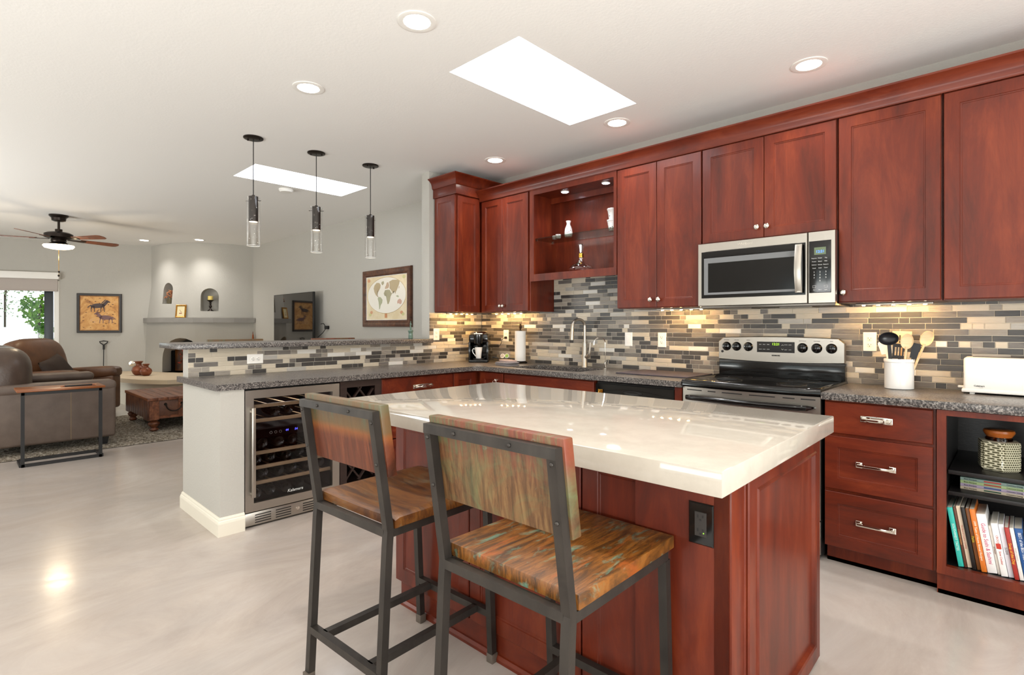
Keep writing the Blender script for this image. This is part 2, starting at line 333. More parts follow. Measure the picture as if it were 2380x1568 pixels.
# ================================================================ SETTING
ZC = 2.758
o = MB().box(-10.2, 7.2, -7.4, .25, -.1, 0).build('floor', M['floor']); struct(o)
cei = MB().box(-10.2, 7.2, -7.4, .25, ZC, ZC+.14).build('ceiling', M['ceiling'], smooth=0)
SK = [(1.70, 2.26, -1.84, -.69), (-1.525, -.965, -1.938, -.779)]
cb = MB()
for a, b_, c, d in SK: cb.box(a, b_, c, d, ZC-.1, ZC+.3)
struct(cut(cei, cb))
struct(MB().box(-7.2, 7.0, 0, .14, 0, ZC).build('wall_north', M['wall']))
ws = MB().box(-10, 7.0, -7.24, -7.1, 0, ZC).build('wall_south', M['wall'])
struct(cut(ws, MB().box(1.0, 4.3, -7.4, -7.0, .02, 2.12).box(-5.1, -2.1, -7.4, -7.0, .02, 2.1)))
we = MB().box(6.86, 7.0, -7.2, 0, 0, ZC).build('wall_east', M['wall'])
struct(cut(we, MB().box(6.7, 7.2, -5.1, -2.1, .02, 2.12)))
struct(MB().box(-.118, 0, -.69, 0, 0, ZC, .004).build('wall_corner', M['wall']))
# half wall of the peninsula with its end pillar
b = MB(); b.box(-.112, 0, -2.745, -.69, 0, 1.108, .0); b.box(0, .64, -2.745, -2.606, 0, .876, .0)
struct(b.build('wall_peninsula', M['wall']))
BP = [(0, 0), (.016, 0), (.016, .075), (.013, .088), (.009, .094), (.009, .1), (.004, .112), (0, .112)]
b = MB(); b.sweep(BP, [(-.112, -.69), (-.112, -2.745), (.64, -2.745), (.64, -2.606)][::1]); struct(b.build('baseboard_peninsula', M['trim'], smooth=0))
# west wall, running slightly askew, with the sliding door opening
W0 = Vector((-8.36, -3.323, 0)); WD = Vector((.3476, .9377, 0)); TW = frame(W0, WD, (0, 0, 1))
b = MB(TW); b.box(-4.4, -1.75, 0, ZC, -.16, 0); b.box(.79, 3.75, 0, ZC, -.16, 0); b.box(-1.75, .79, 2.06, ZC, -.16, 0)
struct(b.build('wall_west', M['wall'], smooth=0))
b = MB(TW); b.box(.79, 2.3, 0, .1, 0, .014); struct(b.build('baseboard_west', M['trim'], smooth=0))
b = MB(); b.box(-6.2, -.12, -.014, 0, 0, .1); struct(b.build('baseboard_north', M['trim'], smooth=0))
# sliding glass door and trim in the west wall
dr = thing('door_1', None, None, TW @ Vector((.0, 0, -.05))); struct(dr)
b = MB(TW); b.box(.72, .79, 0, 2.06, -.14, .012, .004); b.box(-1.75, .72, 2.0, 2.06, -.14, .0); b.box(-1.75, -1.68, 0, 2.0, -.14, 0); b.build('jamb', M['white'], dr)
b = MB(TW); b.box(.57, .69, .03, 2.0, -.09, -.04, .004); b.box(-1.68, .57, 1.93, 2.0, -.09, -.04); b.box(-1.68, .57, .0, .1, -.09, -.04); b.box(-.62, -.5, .1, 1.93, -.085, -.04); b.build('sash', M['darkframe'], dr)
b = MB(TW); b.box(-1.68, -.62, .1, 1.93, -.066, -.06); b.box(-.5, .57, .1, 1.93, -.066, -.06); b.build('pane', M['glass_pane'], dr)
vt = thing('window_shade', 'white box valance with a pale grey roller shade above the sliding door', 'window shade', TW @ Vector((-.4, 2.1, .05)))
b = MB(TW); b.box(-1.8, .81, 2.085, 2.2, 0, .11, .004); b.build('valance', M['white'], vt)
b = MB(TW); b.box(-1.72, .775, 1.885, 2.09, .03, .04); b.box(-1.72, .775, 1.875, 1.9, .022, .048, .004); b.build('shade_fabric', M['shade'], vt)
# unseen glazing: south doors added for fill light, east doors inferred from reflections
for i, (T, w, h) in enumerate([(frame((4.3, -7.17, .02), (-1, 0, 0), (0, 0, 1)), 3.3, 2.1), (frame((-2.1, -7.17, .02), (-1, 0, 0), (0, 0, 1)), 3.0, 2.08), (frame((6.93, -5.1, .02), (0, 1, 0), (0, 0, 1)), 3.0, 2.1)]):
    d = thing('door_%d' % (i+2), None, None, T.translation); struct(d)
    b = MB(T)
    for a, c, e, g in ((0, .08, 0, h), (w-.08, w, 0, h), (w/2-.06, w/2+.06, .1, h-.08), (.08, w-.08, h-.08, h), (.08, w-.08, 0, .1)): b.box(a, c, e, g, -.03, .03)
    b.build('sash', M['darkframe'], d)
    b = MB(T); b.box(.08, w/2-.06, .1, h-.08, -.004, .002); b.box(w/2+.06, w-.08, .1, h-.08, -.004, .002); b.build('pane', M['glass_pane'], d)
# skylights
for i, (a, b_, c, d) in enumerate(SK):
    s = thing('window_%d' % (i+1), None, None, ((a+b_)/2, (c+d)/2, ZC)); struct(s)
    MB().box(a, b_, c, d, ZC+.001, ZC+.03).build('diffuser', M['sky_panel'], s)
    q = MB(); q.box(a-.012, a, c-.012, d+.012, ZC+.005, ZC+.12); q.box(b_, b_+.012, c-.012, d+.012, ZC+.005, ZC+.12); q.box(a, b_, c-.012, c, ZC+.005, ZC+.12); q.box(a, b_, d, d+.012, ZC+.005, ZC+.12); q.build('curb', M['white'], s)
# ---- linear mosaic backsplashes
def mosaic(name, T, areas, seed):
    R = random.Random(seed); b = MB(T)
    for (u0, u1, v0, v1) in areas: b.box(u0, u1, v0, v1, 0, .0055, mi=6)
    pitch = .0335; rows = {}
    zmin = min(a[2] for a in areas); zmax = max(a[3] for a in areas); umin = min(a[0] for a in areas); umax = max(a[1] for a in areas)
    v = zmin+.002; k = 0
    while v < zmax:
        u = umin - R.random()*.08; dark = k % 2 == R.choice((0, 0, 0, 1)); last = -1
        while u < umax:
            if dark: ci = R.choices(range(6), (.40, .30, .12, .12, .02, .04))[0]; w = R.choice((.05, .102, .154, .154))
            else: ci = R.choices(range(6), (.2, .18, .12, .32, .07, .11))[0]; w = R.choice((.102, .154, .154)) if ci > 2 else R.choice((.05, .05, .102))
            last = ci
            for (a0, a1, c0, c1) in areas:
                p0, p1, q0, q1 = max(u, a0), min(u+w-.0032, a1), max(v, c0), min(v+pitch-.0032, c1)
                if p1-p0 > .004 and q1-q0 > .004: b.rings(p0, p1, q0, q1, [(0, .004), (0, .0078), (.0012, .0088)], back=False, mi=ci)
            u += w
        v += pitch; k += 1
    return struct(b.build(name, TILE+[M['grout']], smooth=0))
mosaic('trim_1', FY(0, 0), [(.009, 5.0, .914, 1.398), (.99, 1.88, 1.398, 1.705)], 3)
mosaic('trim_2', FX(0, 0), [(-.69, -.009, .914, 1.398), (-2.745, -.69, .914, 1.108)], 11)

# ================================================================ COUNTERTOPS
ct = MB(); ct.prism([(.0, 0), (0, -.69), (0, -2.74), (-.112, -2.747), (-.175, -2.747), (-.175, -2.768), (.65, -2.768), (.65, -.71), (.71, -.65), (2.556, -.65), (2.556, 0)], .876, .914)
ct = ct.build('countertop', M['granite'], smooth=0)
sb = MB(); sb.box(.93, 1.66, -.535, -.15, .8, 1.0)
bmesh.ops.bevel(sb.bm, geom=[e for e in sb.bm.edges if abs(e.verts[0].co.z-e.verts[1].co.z) > .1], offset=.05, segments=4, affect='EDGES', profile=.5)
cut(ct, sb); tag(ct, 'dark grey L-shaped granite countertop with the sink cut-out, left of the range', 'countertop')
tag(MB().box(3.352, 5.0, -.65, 0, .876, .914, .002).build('countertop', M['granite']), 'dark grey granite countertop carrying the toaster, right of the range', 'countertop')
tag(MB().box(-.449, .069, -2.812, -.693, 1.109, 1.146, .003).build('raised_countertop', M['granite']), 'long raised granite bar counter on the tiled half wall', 'countertop')
sk = thing('sink', 'undermount stainless sink set in the dark granite under the arched faucet', 'sink', (1.3, -.34, .66))
b = MB(); b.loops([[(x, y, z) for x, y in ((.925+i, -.54+i), (1.665-i, -.54+i), (1.665-i, -.145-i), (.925+i, -.145-i))] for i, z in ((-.02, .876), (0, .876), (.01, .70), (.03, .68))], False, True); b.build('basin', M['steel'], sk)
MB().lathe([(.045, .681), (.045, .684), (.03, .685)], (1.3, -.34, 0), 16).build('drain', M['chrome'], sk)
tag(MB().lathe([(.013, .0), (.013, .006), (.008, .012), (.008, .02), (.012, .024), (.006, .03)], (1.155, -.5, .684), 12).build('drain_stopper', M['chrome']), 'small chrome stopper inside the sink near its front rim', 'stopper')

# ================================================================ BASE CABINETS
def carcass(parent, x0, x1, y0=-.608, toe=True, open_=None):
    b = MB(); b.box(x0, x1, y0, -.01, .1, .872)
    if toe: b.box(x0, x1, y0+.05, -.01, .0, .1)
    return b.build('carcass', M['cherry'], parent)
T0 = FY(0, -.608)
c = thing('corner_cabinet', 'cherry corner base cabinet with a folding door and ring pull below the coffee maker', 'cabinet', (.3, -.3, 0))
b = MB(); b.box(.02, .94, -.60, -.02, .1, .872); b.box(.02, .60, -.905, -.6, .1, .872); b.box(.02, .9, -.55, -.02, 0, .1); b.box(.02, .55, -.9, -.55, 0, .1); b.build('carcass', M['cherry'], c)
d1 = door_panel(T0, .652, .94, .105, .865, 'door', M['cherry'], c)
d2 = door_panel(FX(.605, 0), -.908, -.652, .105, .865, 'door', M['cherry'], c, t=.022)
b = MB(T0); b.lathe([(.011, 0), (.008, .006), (.011, .02), (.007, .026)], (.86, .805, .02), 12); b.tube([(.86+.021*sin(a), .785+.024*cos(a), .043) for a in [2*pi*i/20 for i in range(20)]], .0022, 6, closed=True); b.build('ring_pull', M['chrome'], d1)
c = thing('sink_cabinet', 'cherry sink base cabinet with a plain false drawer front', 'cabinet', (1.41, -.3, 0))
b = MB(); b.box(.945, 1.875, -.608, -.02, .1, .64); b.box(.945, 1.875, -.608, -.59, .64, .872); b.box(1.72, 1.875, -.59, -.02, .64, .872); b.box(.945, 1.875, -.558, -.02, 0, .1); b.build('carcass', M['cherry'], c)
slab(T0, .95, 1.872, .70, .865, 'drawer_front', M['cherry_h'], c)
for a, e in ((.95, 1.411), (1.411, 1.872)): d = door_panel(T0, a, e, .105, .695, 'door', M['cherry'], c); knob(T0, 1.38 if a < 1 else 1.442, .64, .02, d)
# peninsula drawer cabinet (faces +x)
TX = FX(.608, 0)
c = thing('drawer_cabinet', 'cherry drawer cabinet in the peninsula between wine rack and corner', 'cabinet', (.3, -1.27, 0))
b = MB(); b.box(.02, .608, -1.62, -.912, .1, .872); b.box(.02, .55, -1.62, -.912, 0, .1); b.build('carcass', M['cherry'], c)
for i, (v0, v1) in enumerate(((.70, .865), (.40, .695), (.105, .395))):
    d = (slab if i == 0 else door_panel)(TX, -1.618, -.914, v0, v1, 'drawer', M['cherry_h'], c, t=.022) if i == 0 else door_panel(TX, -1.618, -.914, v0, v1, 'drawer', M['cherry_h'], c, t=.022)
    pull(TX, -1.235, .785 if i == 0 else (v0+v1)/2, .022, .19, d, cup=i == 0)
# wine rack
c = thing('wine_rack', 'dark espresso lattice wine rack cabinet beside the wine fridge', 'wine rack', (.3, -1.79, 0))
b = MB(); b.box(.03, .62, -1.955, -1.93, 0, .872); b.box(.03, .62, -1.65, -1.624, 0, .872); b.box(.02, .05, -1.93, -1.65, 0, .872); b.box(.05, .62, -1.93, -1.65, .845, .872); b.box(.05, .62, -1.93, -1.65, 0, .12); b.box(.05, .62, -1.93, -1.65, .47, .49)
b.box(.62, .632, -1.957, -1.905, 0, .872); b.box(.62, .632, -1.675, -1.622, 0, .872); b.box(.62, .632, -1.905, -1.675, .825, .872); b.box(.62, .632, -1.905, -1.675, .46, .50); b.box(.62, .632, -1.905, -1.675, .08, .14); b.build('frame', M['darkwood'], c)
b = MB(FX(.60, -1.79))
for z0, z1 in ((.5, .825), (.14, .46)):
    zm = (z0+z1)/2; hh = (z1-z0)/2-.003
    for s in (-1, 1):
        for off in (-.115, 0, .115):
            n = Vector((1, s*1.25)).normalized(); L = []
            for t in [i/200*.8-.4 for i in range(201)]:
                p = (off+n.x*t, zm+n.y*t)
                if abs(p[0]) < .113 and abs(p[1]-zm) < hh: L.append(p)
            if len(L) > 4: b.bar((L[0][0], L[0][1], .004*s), (L[-1][0], L[-1][1], .004*s), .012, .02)
b.build('lattice', M['darkwood'], c)
# ---------------------------------------------------------------- wine fridge
wf = thing('wine_fridge', 'stainless wine fridge with a glass door set in the peninsula', 'wine fridge', (.35, -2.28, 0))
y0, y1 = -2.598, -1.963
b = MB(); b.box(.05, .6, y0, y0+.03, .09, .866); b.box(.05, .6, y1-.03, y1, .09, .866); b.box(.03, .05, y0, y1, .09, .866); b.box(.05, .6, y0+.03, y1-.03, .09, .135); b.box(.05, .6, y0+.03, y1-.03, .83, .866); b.box(.05, .6, y0+.03, y1-.03, .603, .612); b.box(.05, .585, y0+.01, y1-.01, 0, .09); b.build('cabinet_shell', M['blackm'], wf)
TF = FX(.6, 0)
b = MB(TF); F = .052; zb, zt = .098, .862
for q in ([(y0, zb), (y1, zb), (y1-F, zb+F), (y0+F, zb+F)], [(y1, zb), (y1, zt), (y1-F, zt-F), (y1-F, zb+F)], [(y1, zt), (y0, zt), (y0+F, zt-F), (y1-F, zt-F)], [(y0, zt), (y0, zb), (y0+F, zb+F), (y0+F, zt-F)]):
    b.loops([[(u, v, 0) for u, v in q], [(u, v, .032) for u, v in q]])
fr = b.build('door_frame', M['steel'], wf, smooth=0)
b = MB(TF); b.box(y0+F-.004, y1-F+.004, zb+F-.004, zt-F+.004, .012, .018); gl = b.build('door_glass', M['glass_dark'], wf)
b = MB(TF); b.box(y0+.028, y0+.052, .195, .755, .058, .07, .003); b.box(y0+.032, y0+.048, .21, .222, .03, .06); b.box(y0+.032, y0+.048, .725, .738, .03, .06); b.build('handle', M['steel'], wf)
b = MB(TF); b.box(y0, y1, .012, .092, 0, .03, .002)
g = b.build('vent_grille', M['steel'], wf)
for gx in (y0+.06, y0+.19, y0+.37, y0+.5):
    for k in range(4): MB(TF).box(gx, gx+.1, .024+k*.0155, .030+k*.0155, .0295, .0312).build('louvre', M['blackm'], g)
MB(TF).lathe([(.011, .03), (.011, .034), (.004, .035)], (y0+.335, .052, 0), 16).build('lock', M['chrome'], g)
shelf_z = [.695, .625, .47, .385, .30]
for z in (.753, .659, .452, .359, .261):
    b = MB(TF); b.box(y0+.045, y1-.045, z-.011, z+.011, -.03, -.012, .002); 
    for k in range(5): b.box(y0+.07+k*.12, y0+.08+k*.12, z-.008, z-.004, -.5, -.03)
    b.build('shelf', M['shelfwood'], wf)
b = MB(TF); b.box(y0+.03, y1-.03, .548, .602, -.03, -.012); cp = b.build('control_panel', M['black'], wf)
for k in range(3):
    b = MB(TF); b.tube([(-2.422+k*.0305+.008*cos(a), .573+.008*sin(a), -.0105) for a in [2*pi*i/14 for i in range(14)]], .0008, 4, closed=True); b.build('button', M['print_w'], cp)
text('digits', '44', .02, frame((.591, -2.318, .576), (0, 1, 0), (0, 0, 1)), M['lcd_wine'], cp, shear=.15)
text('digits', '54', .02, frame((.591, -2.257, .576), (0, 1, 0), (0, 0, 1)), M['lcd_wine'], cp, shear=.15)
text('lettering', 'Kalamera', .028, frame((.6192, -2.275, .178), (0, 1, 0), (0, 0, 1)), M['print_w'], gl, shear=.25)
wb = None; nb = 0
for zi, (z, n) in enumerate(((.659, 2), (.452, 4), (.359, 5), (.261, 5), (.139, 5))):
    for k in range(n):
        yy = y0+.095+(k+.5*(zi % 2))*.098 + (.12 if n == 2 else 0)
        if yy > y1-.06: continue
        if wb is None:
            b = MB(); b.lathe([(.012, .30), (.014, .30), (.014, .27), (.013, .20), (.02, .17), (.035, .14), (.037, .12), (.037, .01), (.034, 0), (.02, .003), (.006, .014)][::-1], (0, 0, 0), 20, 'x', capb=True); b.bm.transform(Matrix.Rotation(pi, 4, 'Z'))
            wb = b.build('wine_bottle', M['bottle'], recenter=False); wb.location = (.555, yy, z+.0485); tag(wb, 'dark wine bottle lying on a wooden shelf inside the wine fridge', 'bottle', 'wine bottles in the fridge'); continue
        q = wb.copy(); C.objects.link(q); q.location = (.555 - .02*((k*3+zi) % 2), yy, z+.0485)
l = bpy.data.lights.new('fridge_lamp', 'AREA'); l.size = .22; l.energy = .9; l.color = (1, .95, .9); lo = bpy.data.objects.new('fridge_lamp', l); C.objects.link(lo); lo.parent = wf; lo.location = (.03, 0, .82)
# ---------------------------------------------------------------- dishwasher
dw = thing('dishwasher', 'black dishwasher between the sink cabinet and the range', 'dishwasher', (2.2, -.3, 0))
b = MB(); b.box(1.885, 2.50, -.60, -.02, .02, .865); b.build('body', M['blackm'], dw)
T = FY(0, -.60); b = MB(T); b.rings(1.887, 2.498, .1, .71, [(0, 0), (0, .02), (.004, .024)]); b.build('door', M['black'], dw)
b = MB(T); b.loops([[(x, z, w) for x, z in ((1.887, .715), (2.498, .715), (2.498, .852), (1.887, .852))] for w in (0, .022)]); b.box(1.9, 2.485, .725, .73, .02, .034, .002)
b.tube([(1.90+i*.0577, .795+.028*sin(pi*i/10), .0225) for i in range(11)], .0016, 6)
cp = b.build('control_panel', M['black'], dw)
b = MB(T); b.lathe([(.05, 0), (.05, .003), (.04, .006), (.02, .002)], (2.19, .803, .022), 24); b.bm.transform(Matrix.Translation((2.19, 0, 0)) @ Matrix.Diagonal((1.5, 1, 1, 1)) @ Matrix.Translation((-2.19, 0, 0))); b.bm.transform(Matrix.Translation((0, 0, .803)) @ Matrix.Diagonal((1, 1, .28, 1)) @ Matrix.Translation((0, 0, -.803))); b.build('latch', M['blackm'], cp)
for k in range(12): 
    if k < 11: MB(T).lathe([(.0045, .022), (.0045, .0238), (.003, .024)], (2.09+k*.019+(.03 if k > 5 else 0), .765, 0), 8).build('button', M['print_g'], cp)
text('lettering', 'CYCLE', .008, frame((2.11, -.6232, .782), (1, 0, 0), (0, 0, 1)), M['print_w'], cp); text('lettering', 'OPTION', .008, frame((2.28, -.6232, .782), (1, 0, 0), (0, 0, 1)), M['print_w'], cp)
mg = thing('door_magnet', 'small gold scrolled magnet stuck on the dishwasher front', 'magnet', (1.93, -.63, .79))
b = MB(T); b.rings(1.908, 1.95, .77, .812, [(0, .0225), (0, .027), (.003, .029), (.006, .0275)]); b.build('plate', M['brass'], mg)
b = MB(T); b.tube([(1.929+.011*cos(a)*(1-a/14), .791+.011*sin(a)*(1-a/14), .030) for a in [i*.45 for i in range(20)]], .002, 6); b.build('scroll', M['brass'], mg)
tag(MB().box(2.505, 2.553, -.628, -.02, .0, .872).build('filler_panel', M['cherry']), 'narrow cherry filler panel between dishwasher and range', 'panel')
# ---------------------------------------------------------------- drawer cabinet right of the range
c = thing('drawer_cabinet', 'cherry three-drawer base cabinet right of the range with nickel pulls', 'cabinet', (3.6, -.3, 0)); carcass(c, 3.362, 3.832)
slab(T0, 3.364, 3.824, .70, .868, 'drawer', M['cherry_h'], c)
d = [x for x in c.children if x.name.startswith('drawer')][0]; pull(T0, 3.597, .79, .02, .135, d, cup=True)
for v0, v1, vp in ((.405, .688, .552), (.1, .393, .25)):
    d = door_panel(T0, 3.364, 3.824, v0, v1, 'drawer', M['cherry_h'], c); pull(T0, 3.594, vp, .02, .168, d)
MB().sweep([(0, 0), (.012, 0), (.012, .012), (.006, .02), (0, .02)], [(3.836, -.558), (3.362, -.558)]).build('shoe_moulding', M['cherry_h'], c, smooth=0)
# open shelf cabinet
c = thing('open_shelf_cabinet', 'cherry base cabinet with open black shelves for books at the right edge', 'cabinet', (4.3, -.3, 0))
b = MB(); b.box(3.837, 5.0, -.61, -.56, 0, .1); b.box(3.837, 3.872, -.63, -.02, .1, .872); b.box(4.62, 5.0, -.63, -.02, .1, .872); b.box(3.872, 4.62, -.63, -.60, .846, .872); b.box(3.872, 4.62, -.63, -.60, .1, .14); b.build('carcass', M['cherry'], c)
b = MB(); b.box(3.872, 4.62, -.03, -.02, .1, .872); b.box(3.8715, 3.8725, -.6, -.03, .14, .86); b.box(4.616, 4.62, -.6, -.03, .14, .86); b.box(3.872, 4.62, -.6, -.03, .86, .872); b.box(3.872, 4.62, -.6, -.03, .1, .14); b.build('lining', M['black_shelf'], c)
for z0, z1 in ((.569, .588), (.471, .489)): MB().box(3.877, 4.615, -.598, -.03, z0, z1, .001).build('shelf', M['black_shelf'], c)
MB().sweep([(0, 0), (.012, 0), (.012, .012), (.006, .02), (0, .02)], [(5.0, -.61), (3.84, -.61)]).build('shoe_moulding', M['cherry_h'], c, smooth=0)

# ================================================================ UPPER CABINETS
TU = FY(0, -.322); ZB, ZT = 1.4, 2.458
c = thing('wall_cabinet', 'cherry wall cabinet over the coffee maker on the short wing wall, crown raised highest', 'cabinet', (.17, -.4, ZB))
b = MB(); b.box(.002, .322, -.622, -.002, ZB, 2.495); b.build('carcass', M['cherry'], c)
b = MB(); b.box(.002, .345, -.645, -.002, 2.497, 2.597, .002); b.build('frieze', M['cherry_h'], c)
door_panel(FY(0, -.622), .022, .322, ZB+.003, 2.495, 'end_panel', M['cherry'], c, stile=.05)
door_panel(FX(.322, 0), -.62, -.345, ZB+.003, 2.485, 'door', M['cherry'], c, stile=.055)
CP = [(0, 0), (.006, .0), (.012, .012), (.014, .03), (.022, .052), (.04, .072), (.06, .084), (.064, .092), (.0, .092)]
MB().sweep([(o_, z+2.585) for o_, z in CP], [(.001, -.645), (.345, -.645), (.345, -.01)], ).build('crown', M['cherry_h'], c, smooth=25)
c = thing('wall_cabinet', 'cherry two-door wall cabinet between the inner corner and the open display cabinet', 'cabinet', (.65, -.17, ZB))
MB().box(.345, .985, -.322, -.002, ZB, ZT+.02).build('carcass', M['cherry'], c)
for a, e, kx in ((.362, .645, .625), (.645, .965, .665)): d = door_panel(TU, a, e, ZB+.003, ZT, 'door', M['cherry'], c); knob(TU, kx, 1.455, .02, d)
# display cabinet
c = thing('display_cabinet', 'open cherry display cabinet above the sink with a glass shelf', 'cabinet', (1.43, -.17, 1.7))
b = MB(); x0, x1, zb = .988, 1.882, 1.70; b.box(x0, x0+.02, -.322, -.002, zb, ZT+.02); b.box(x1-.02, x1, -.322, -.002, zb, ZT+.02); b.box(x0+.02, x1-.02, -.012, -.002, zb, ZT+.02); b.box(x0+.02, x1-.02, -.322, -.012, zb, zb+.02); b.box(x0+.02, x1-.02, -.322, -.012, 2.43, ZT+.02)
b.box(x0, x0+.048, -.342, -.322, zb-.04, ZT+.01); b.box(x1-.026, x1, -.342, -.322, zb-.04, ZT+.01); b.box(x0+.048, x1-.026, -.342, -.322, zb-.04, zb+.021); b.box(x0+.048, x1-.026, -.342, -.322, 2.415, ZT+.01); b.box(x0+.02, x1-.02, -.075, -.06, 2.38, 2.43); b.build('carcass', M['cherry'], c)
sh = MB().box(1.01, 1.86, -.318, -.03, 2.028, 2.036).build('glass_shelf', M['glass_edge'], c)
for px, py in ((1.018, -.29), (1.018, -.06), (1.852, -.29), (1.852, -.06)): MB().lathe([(.006, -.01), (.006, .012)], (px, py, 2.021), 8, 'x').build('shelf_pin', M['chrome'], c)
for px in (1.27, 1.69):
    p = thing('puck_light', ('left' if px < 1.5 else 'right')+' round puck light under the top of the open display cabinet', 'light', (px, -.2, 2.43))
    MB().lathe([(.036, 2.424), (.036, 2.4299)], (px, -.2, 0), 20).build('housing', M['white'], p); MB().lathe([(.028, 2.4215), (.028, 2.4238)], (px, -.2, 0), 20).build('lens', M['puck'], p)
    l = bpy.data.lights.new('puck_lamp', 'SPOT'); l.energy = 7; l.spot_size = radians(130); l.spot_blend = .8; l.color = (.93, .88, 1); l.shadow_soft_size = .02; lo = bpy.data.objects.new('puck_lamp', l); C.objects.link(lo); lo.parent = p; lo.location = (0, 0, -.012)
c = thing('wall_cabinet', 'cherry two-door wall cabinet between the open display cabinet and the microwave', 'cabinet', (2.2, -.17, ZB))
MB().box(1.886, 2.553, -.322, -.002, ZB, ZT+.02).build('carcass', M['cherry'], c)
for a, e, kx in ((1.886, 2.219, 2.175), (2.219, 2.553, 2.24)): d = door_panel(TU, a, e, ZB+.003, ZT, 'door', M['cherry'], c); knob(TU, kx, 1.459, .02, d)
c = thing('wall_cabinet', 'short cherry two-door wall cabinet directly above the microwave', 'cabinet', (2.96, -.17, 1.82))
MB().box(2.557, 3.36, -.322, -.002, 1.818, ZT+.02).build('carcass', M['cherry'], c)
for a, e, kx in ((2.559, 2.958, 2.92), (2.958, 3.357, 2.98)): d = door_panel(TU, a, e, 1.822, ZT, 'door', M['cherry'], c); knob(TU, kx, 1.89, .02, d)
c = thing('wall_cabinet', 'tall single-door cherry wall cabinet just right of the microwave', 'cabinet', (3.6, -.17, ZB))
MB().box(3.364, 3.832, -.322, -.002, ZB, ZT+.02).build('carcass', M['cherry'], c)
d = door_panel(TU, 3.366, 3.828, ZB+.003, ZT, 'door', M['cherry'], c, stile=.062); knob(TU, 3.392, 1.457, .02, d)
c = thing('wall_cabinet', 'cherry wall cabinet above the toaster, cut by the right edge', 'cabinet', (4.3, -.17, ZB))
MB().box(3.836, 4.78, -.322, -.002, ZB, ZT+.02).build('carcass', M['cherry'], c)
for a, e, kx in ((3.838, 4.31, 4.28), (4.31, 4.778, 4.335)): d = door_panel(TU, a, e, ZB+.003, ZT, 'door', M['cherry'], c, stile=.062); knob(TU, kx, 1.457, .02, d)
cr = MB(); cr.sweep([(o_*.95, z*1.08+2.46) for o_, z in CP], [(.347, -.342), (4.79, -.342), (4.79, -.0)][::1]); cr.box(.347, 4.78, -.34, -.01, ZT+.02, ZT+.04)
tag(cr.build('crown_moulding', M['cherry_h'], smooth=25), 'long cherry crown moulding running above the main row of wall cabinets', 'moulding')
# under-cabinet lights
def strip(x0, x1, y, label, axis='x', n=5, power=2.0):
    cx, cy = ((x0+x1)/2, y) if axis == 'x' else (y, (x0+x1)/2); s = thing('under_cabinet_light', label, 'light', (cx, cy, ZB), group=None); h = .024
    b = MB(); b.box(*((x0, x1, y-h, y+h) if axis == 'x' else (y-h, y+h, x0, x1)), ZB-.012, ZB-.0005, .002); b.build('housing', M['steel'], s)
    for k in range(n):
        t = x0+(x1-x0)*(k+.5)/n; px, py = (t, y) if axis == 'x' else (y, t); MB().lathe([(.008, ZB-.0145), (.008, ZB-.0118)], (px, py, 0), 10).build('diode', M['led_w'], s)
strip(-.56, -.22, .13, 'warm light strip under the cabinet on the wing wall', 'y')
strip(.30, .72, -.12, 'warm light strip under the two-door cabinet over the paper towels')
strip(2.12, 2.50, -.14, 'warm light strip under the cabinet left of the microwave')
strip(3.42, 3.78, -.16, 'warm light strip under the cabinet over the utensil crock')
# ================================================================ MICROWAVE
mw = thing('microwave', 'stainless over-the-range microwave with a black window', 'microwave', (2.965, -.2, 1.40))
x0, x1, z0, z1 = 2.563, 3.37, 1.398, 1.812; TM = FY(0, -.385)
b = MB(); b.box(x0+.004, x1-.004, -.385, -.012, z0+.012, z1); b.build('body', M['blackm'], mw)
b = MB(); b.box(x0+.01, x1-.01, -.378, -.03, z0-.014, z0+.012, .003); b.box(x0+.14, x0+.32, -.34, -.18, z0-.018, z0-.013); b.box(x1-.32, x1-.14, -.34, -.18, z0-.018, z0-.013); b.build('underside', M['steel_d'], mw)
b = MB(TM); xs = 3.228
b.rings(x0, xs-.001, z0, z1, [(0, 0), (0, .026), (.004, .032), (.055, .032), (.056, .030)], back=True); dr = b.build('door', M['steel'], mw)
# black glass insert with bevelled recess and mesh window
b = MB(TM); b.loops([[(x0+.026+i, z0+.052+j, w), (xs-.012-i*.3, z0+.052+j, w), (xs-.012-i*.3, z1-.057-k, w), (x0+.026+i, z1-.057-k, w)] for i, j, k, w in ((0, 0, 0, .0325), (.001, .001, .001, .035), (.018, .022, .035, .035))], True, False); b.build('black_glass_surround', M['black'], dr)
b = MB(TM); R = [(x0+.044, z0+.074, xs-.028, z1-.10), (x0+.085, z0+.096, xs-.075, z1-.152)]
b.loops([[(a, c_, w), (e, c_, w), (e, g, w), (a, g, w)] for (a, c_, e, g), w in zip(R, (.0352, .031))], False, False); b.build('window_bevel', mat('microwave_bevel', '#6d6e6f', .35), dr)
b = MB(TM); b.box(R[1][0], R[1][2], R[1][1], R[1][3], .0305, .0312); b.build('window', mat('microwave_mesh', '#4a443c', .45, spec=.25), dr)
b = MB(TM); n = 14; ls = []
for i in range(n+1):
    t = i/n; v = z0+.064+t*(z1-z0-.132); wv = .062+.022*sin(pi*t); ls.append([(3.168, v, wv-.010), (3.205, v, wv-.010), (3.205, v, wv-.002), (3.197, v, wv), (3.176, v, wv), (3.168, v, wv-.002)])
b.loops(ls); b.box(3.178, 3.198, z0+.066, z0+.09, .03, .064); b.box(3.178, 3.198, z1-.095, z1-.07, .03, .064); b.build('handle', M['steel'], dr)
b = MB(TM); b.rings(xs+.001, x1, z0, z1, [(0, 0), (0, .026), (.003, .032)]); cp = b.build('control_side', M['steel'], mw)
b = MB(TM); b.rings(xs+.006, x1-.022, z0+.06, z1-.055, [(0, .032), (.001, .0342), (.004, .035)]); pn = b.build('control_panel', M['black'], cp)
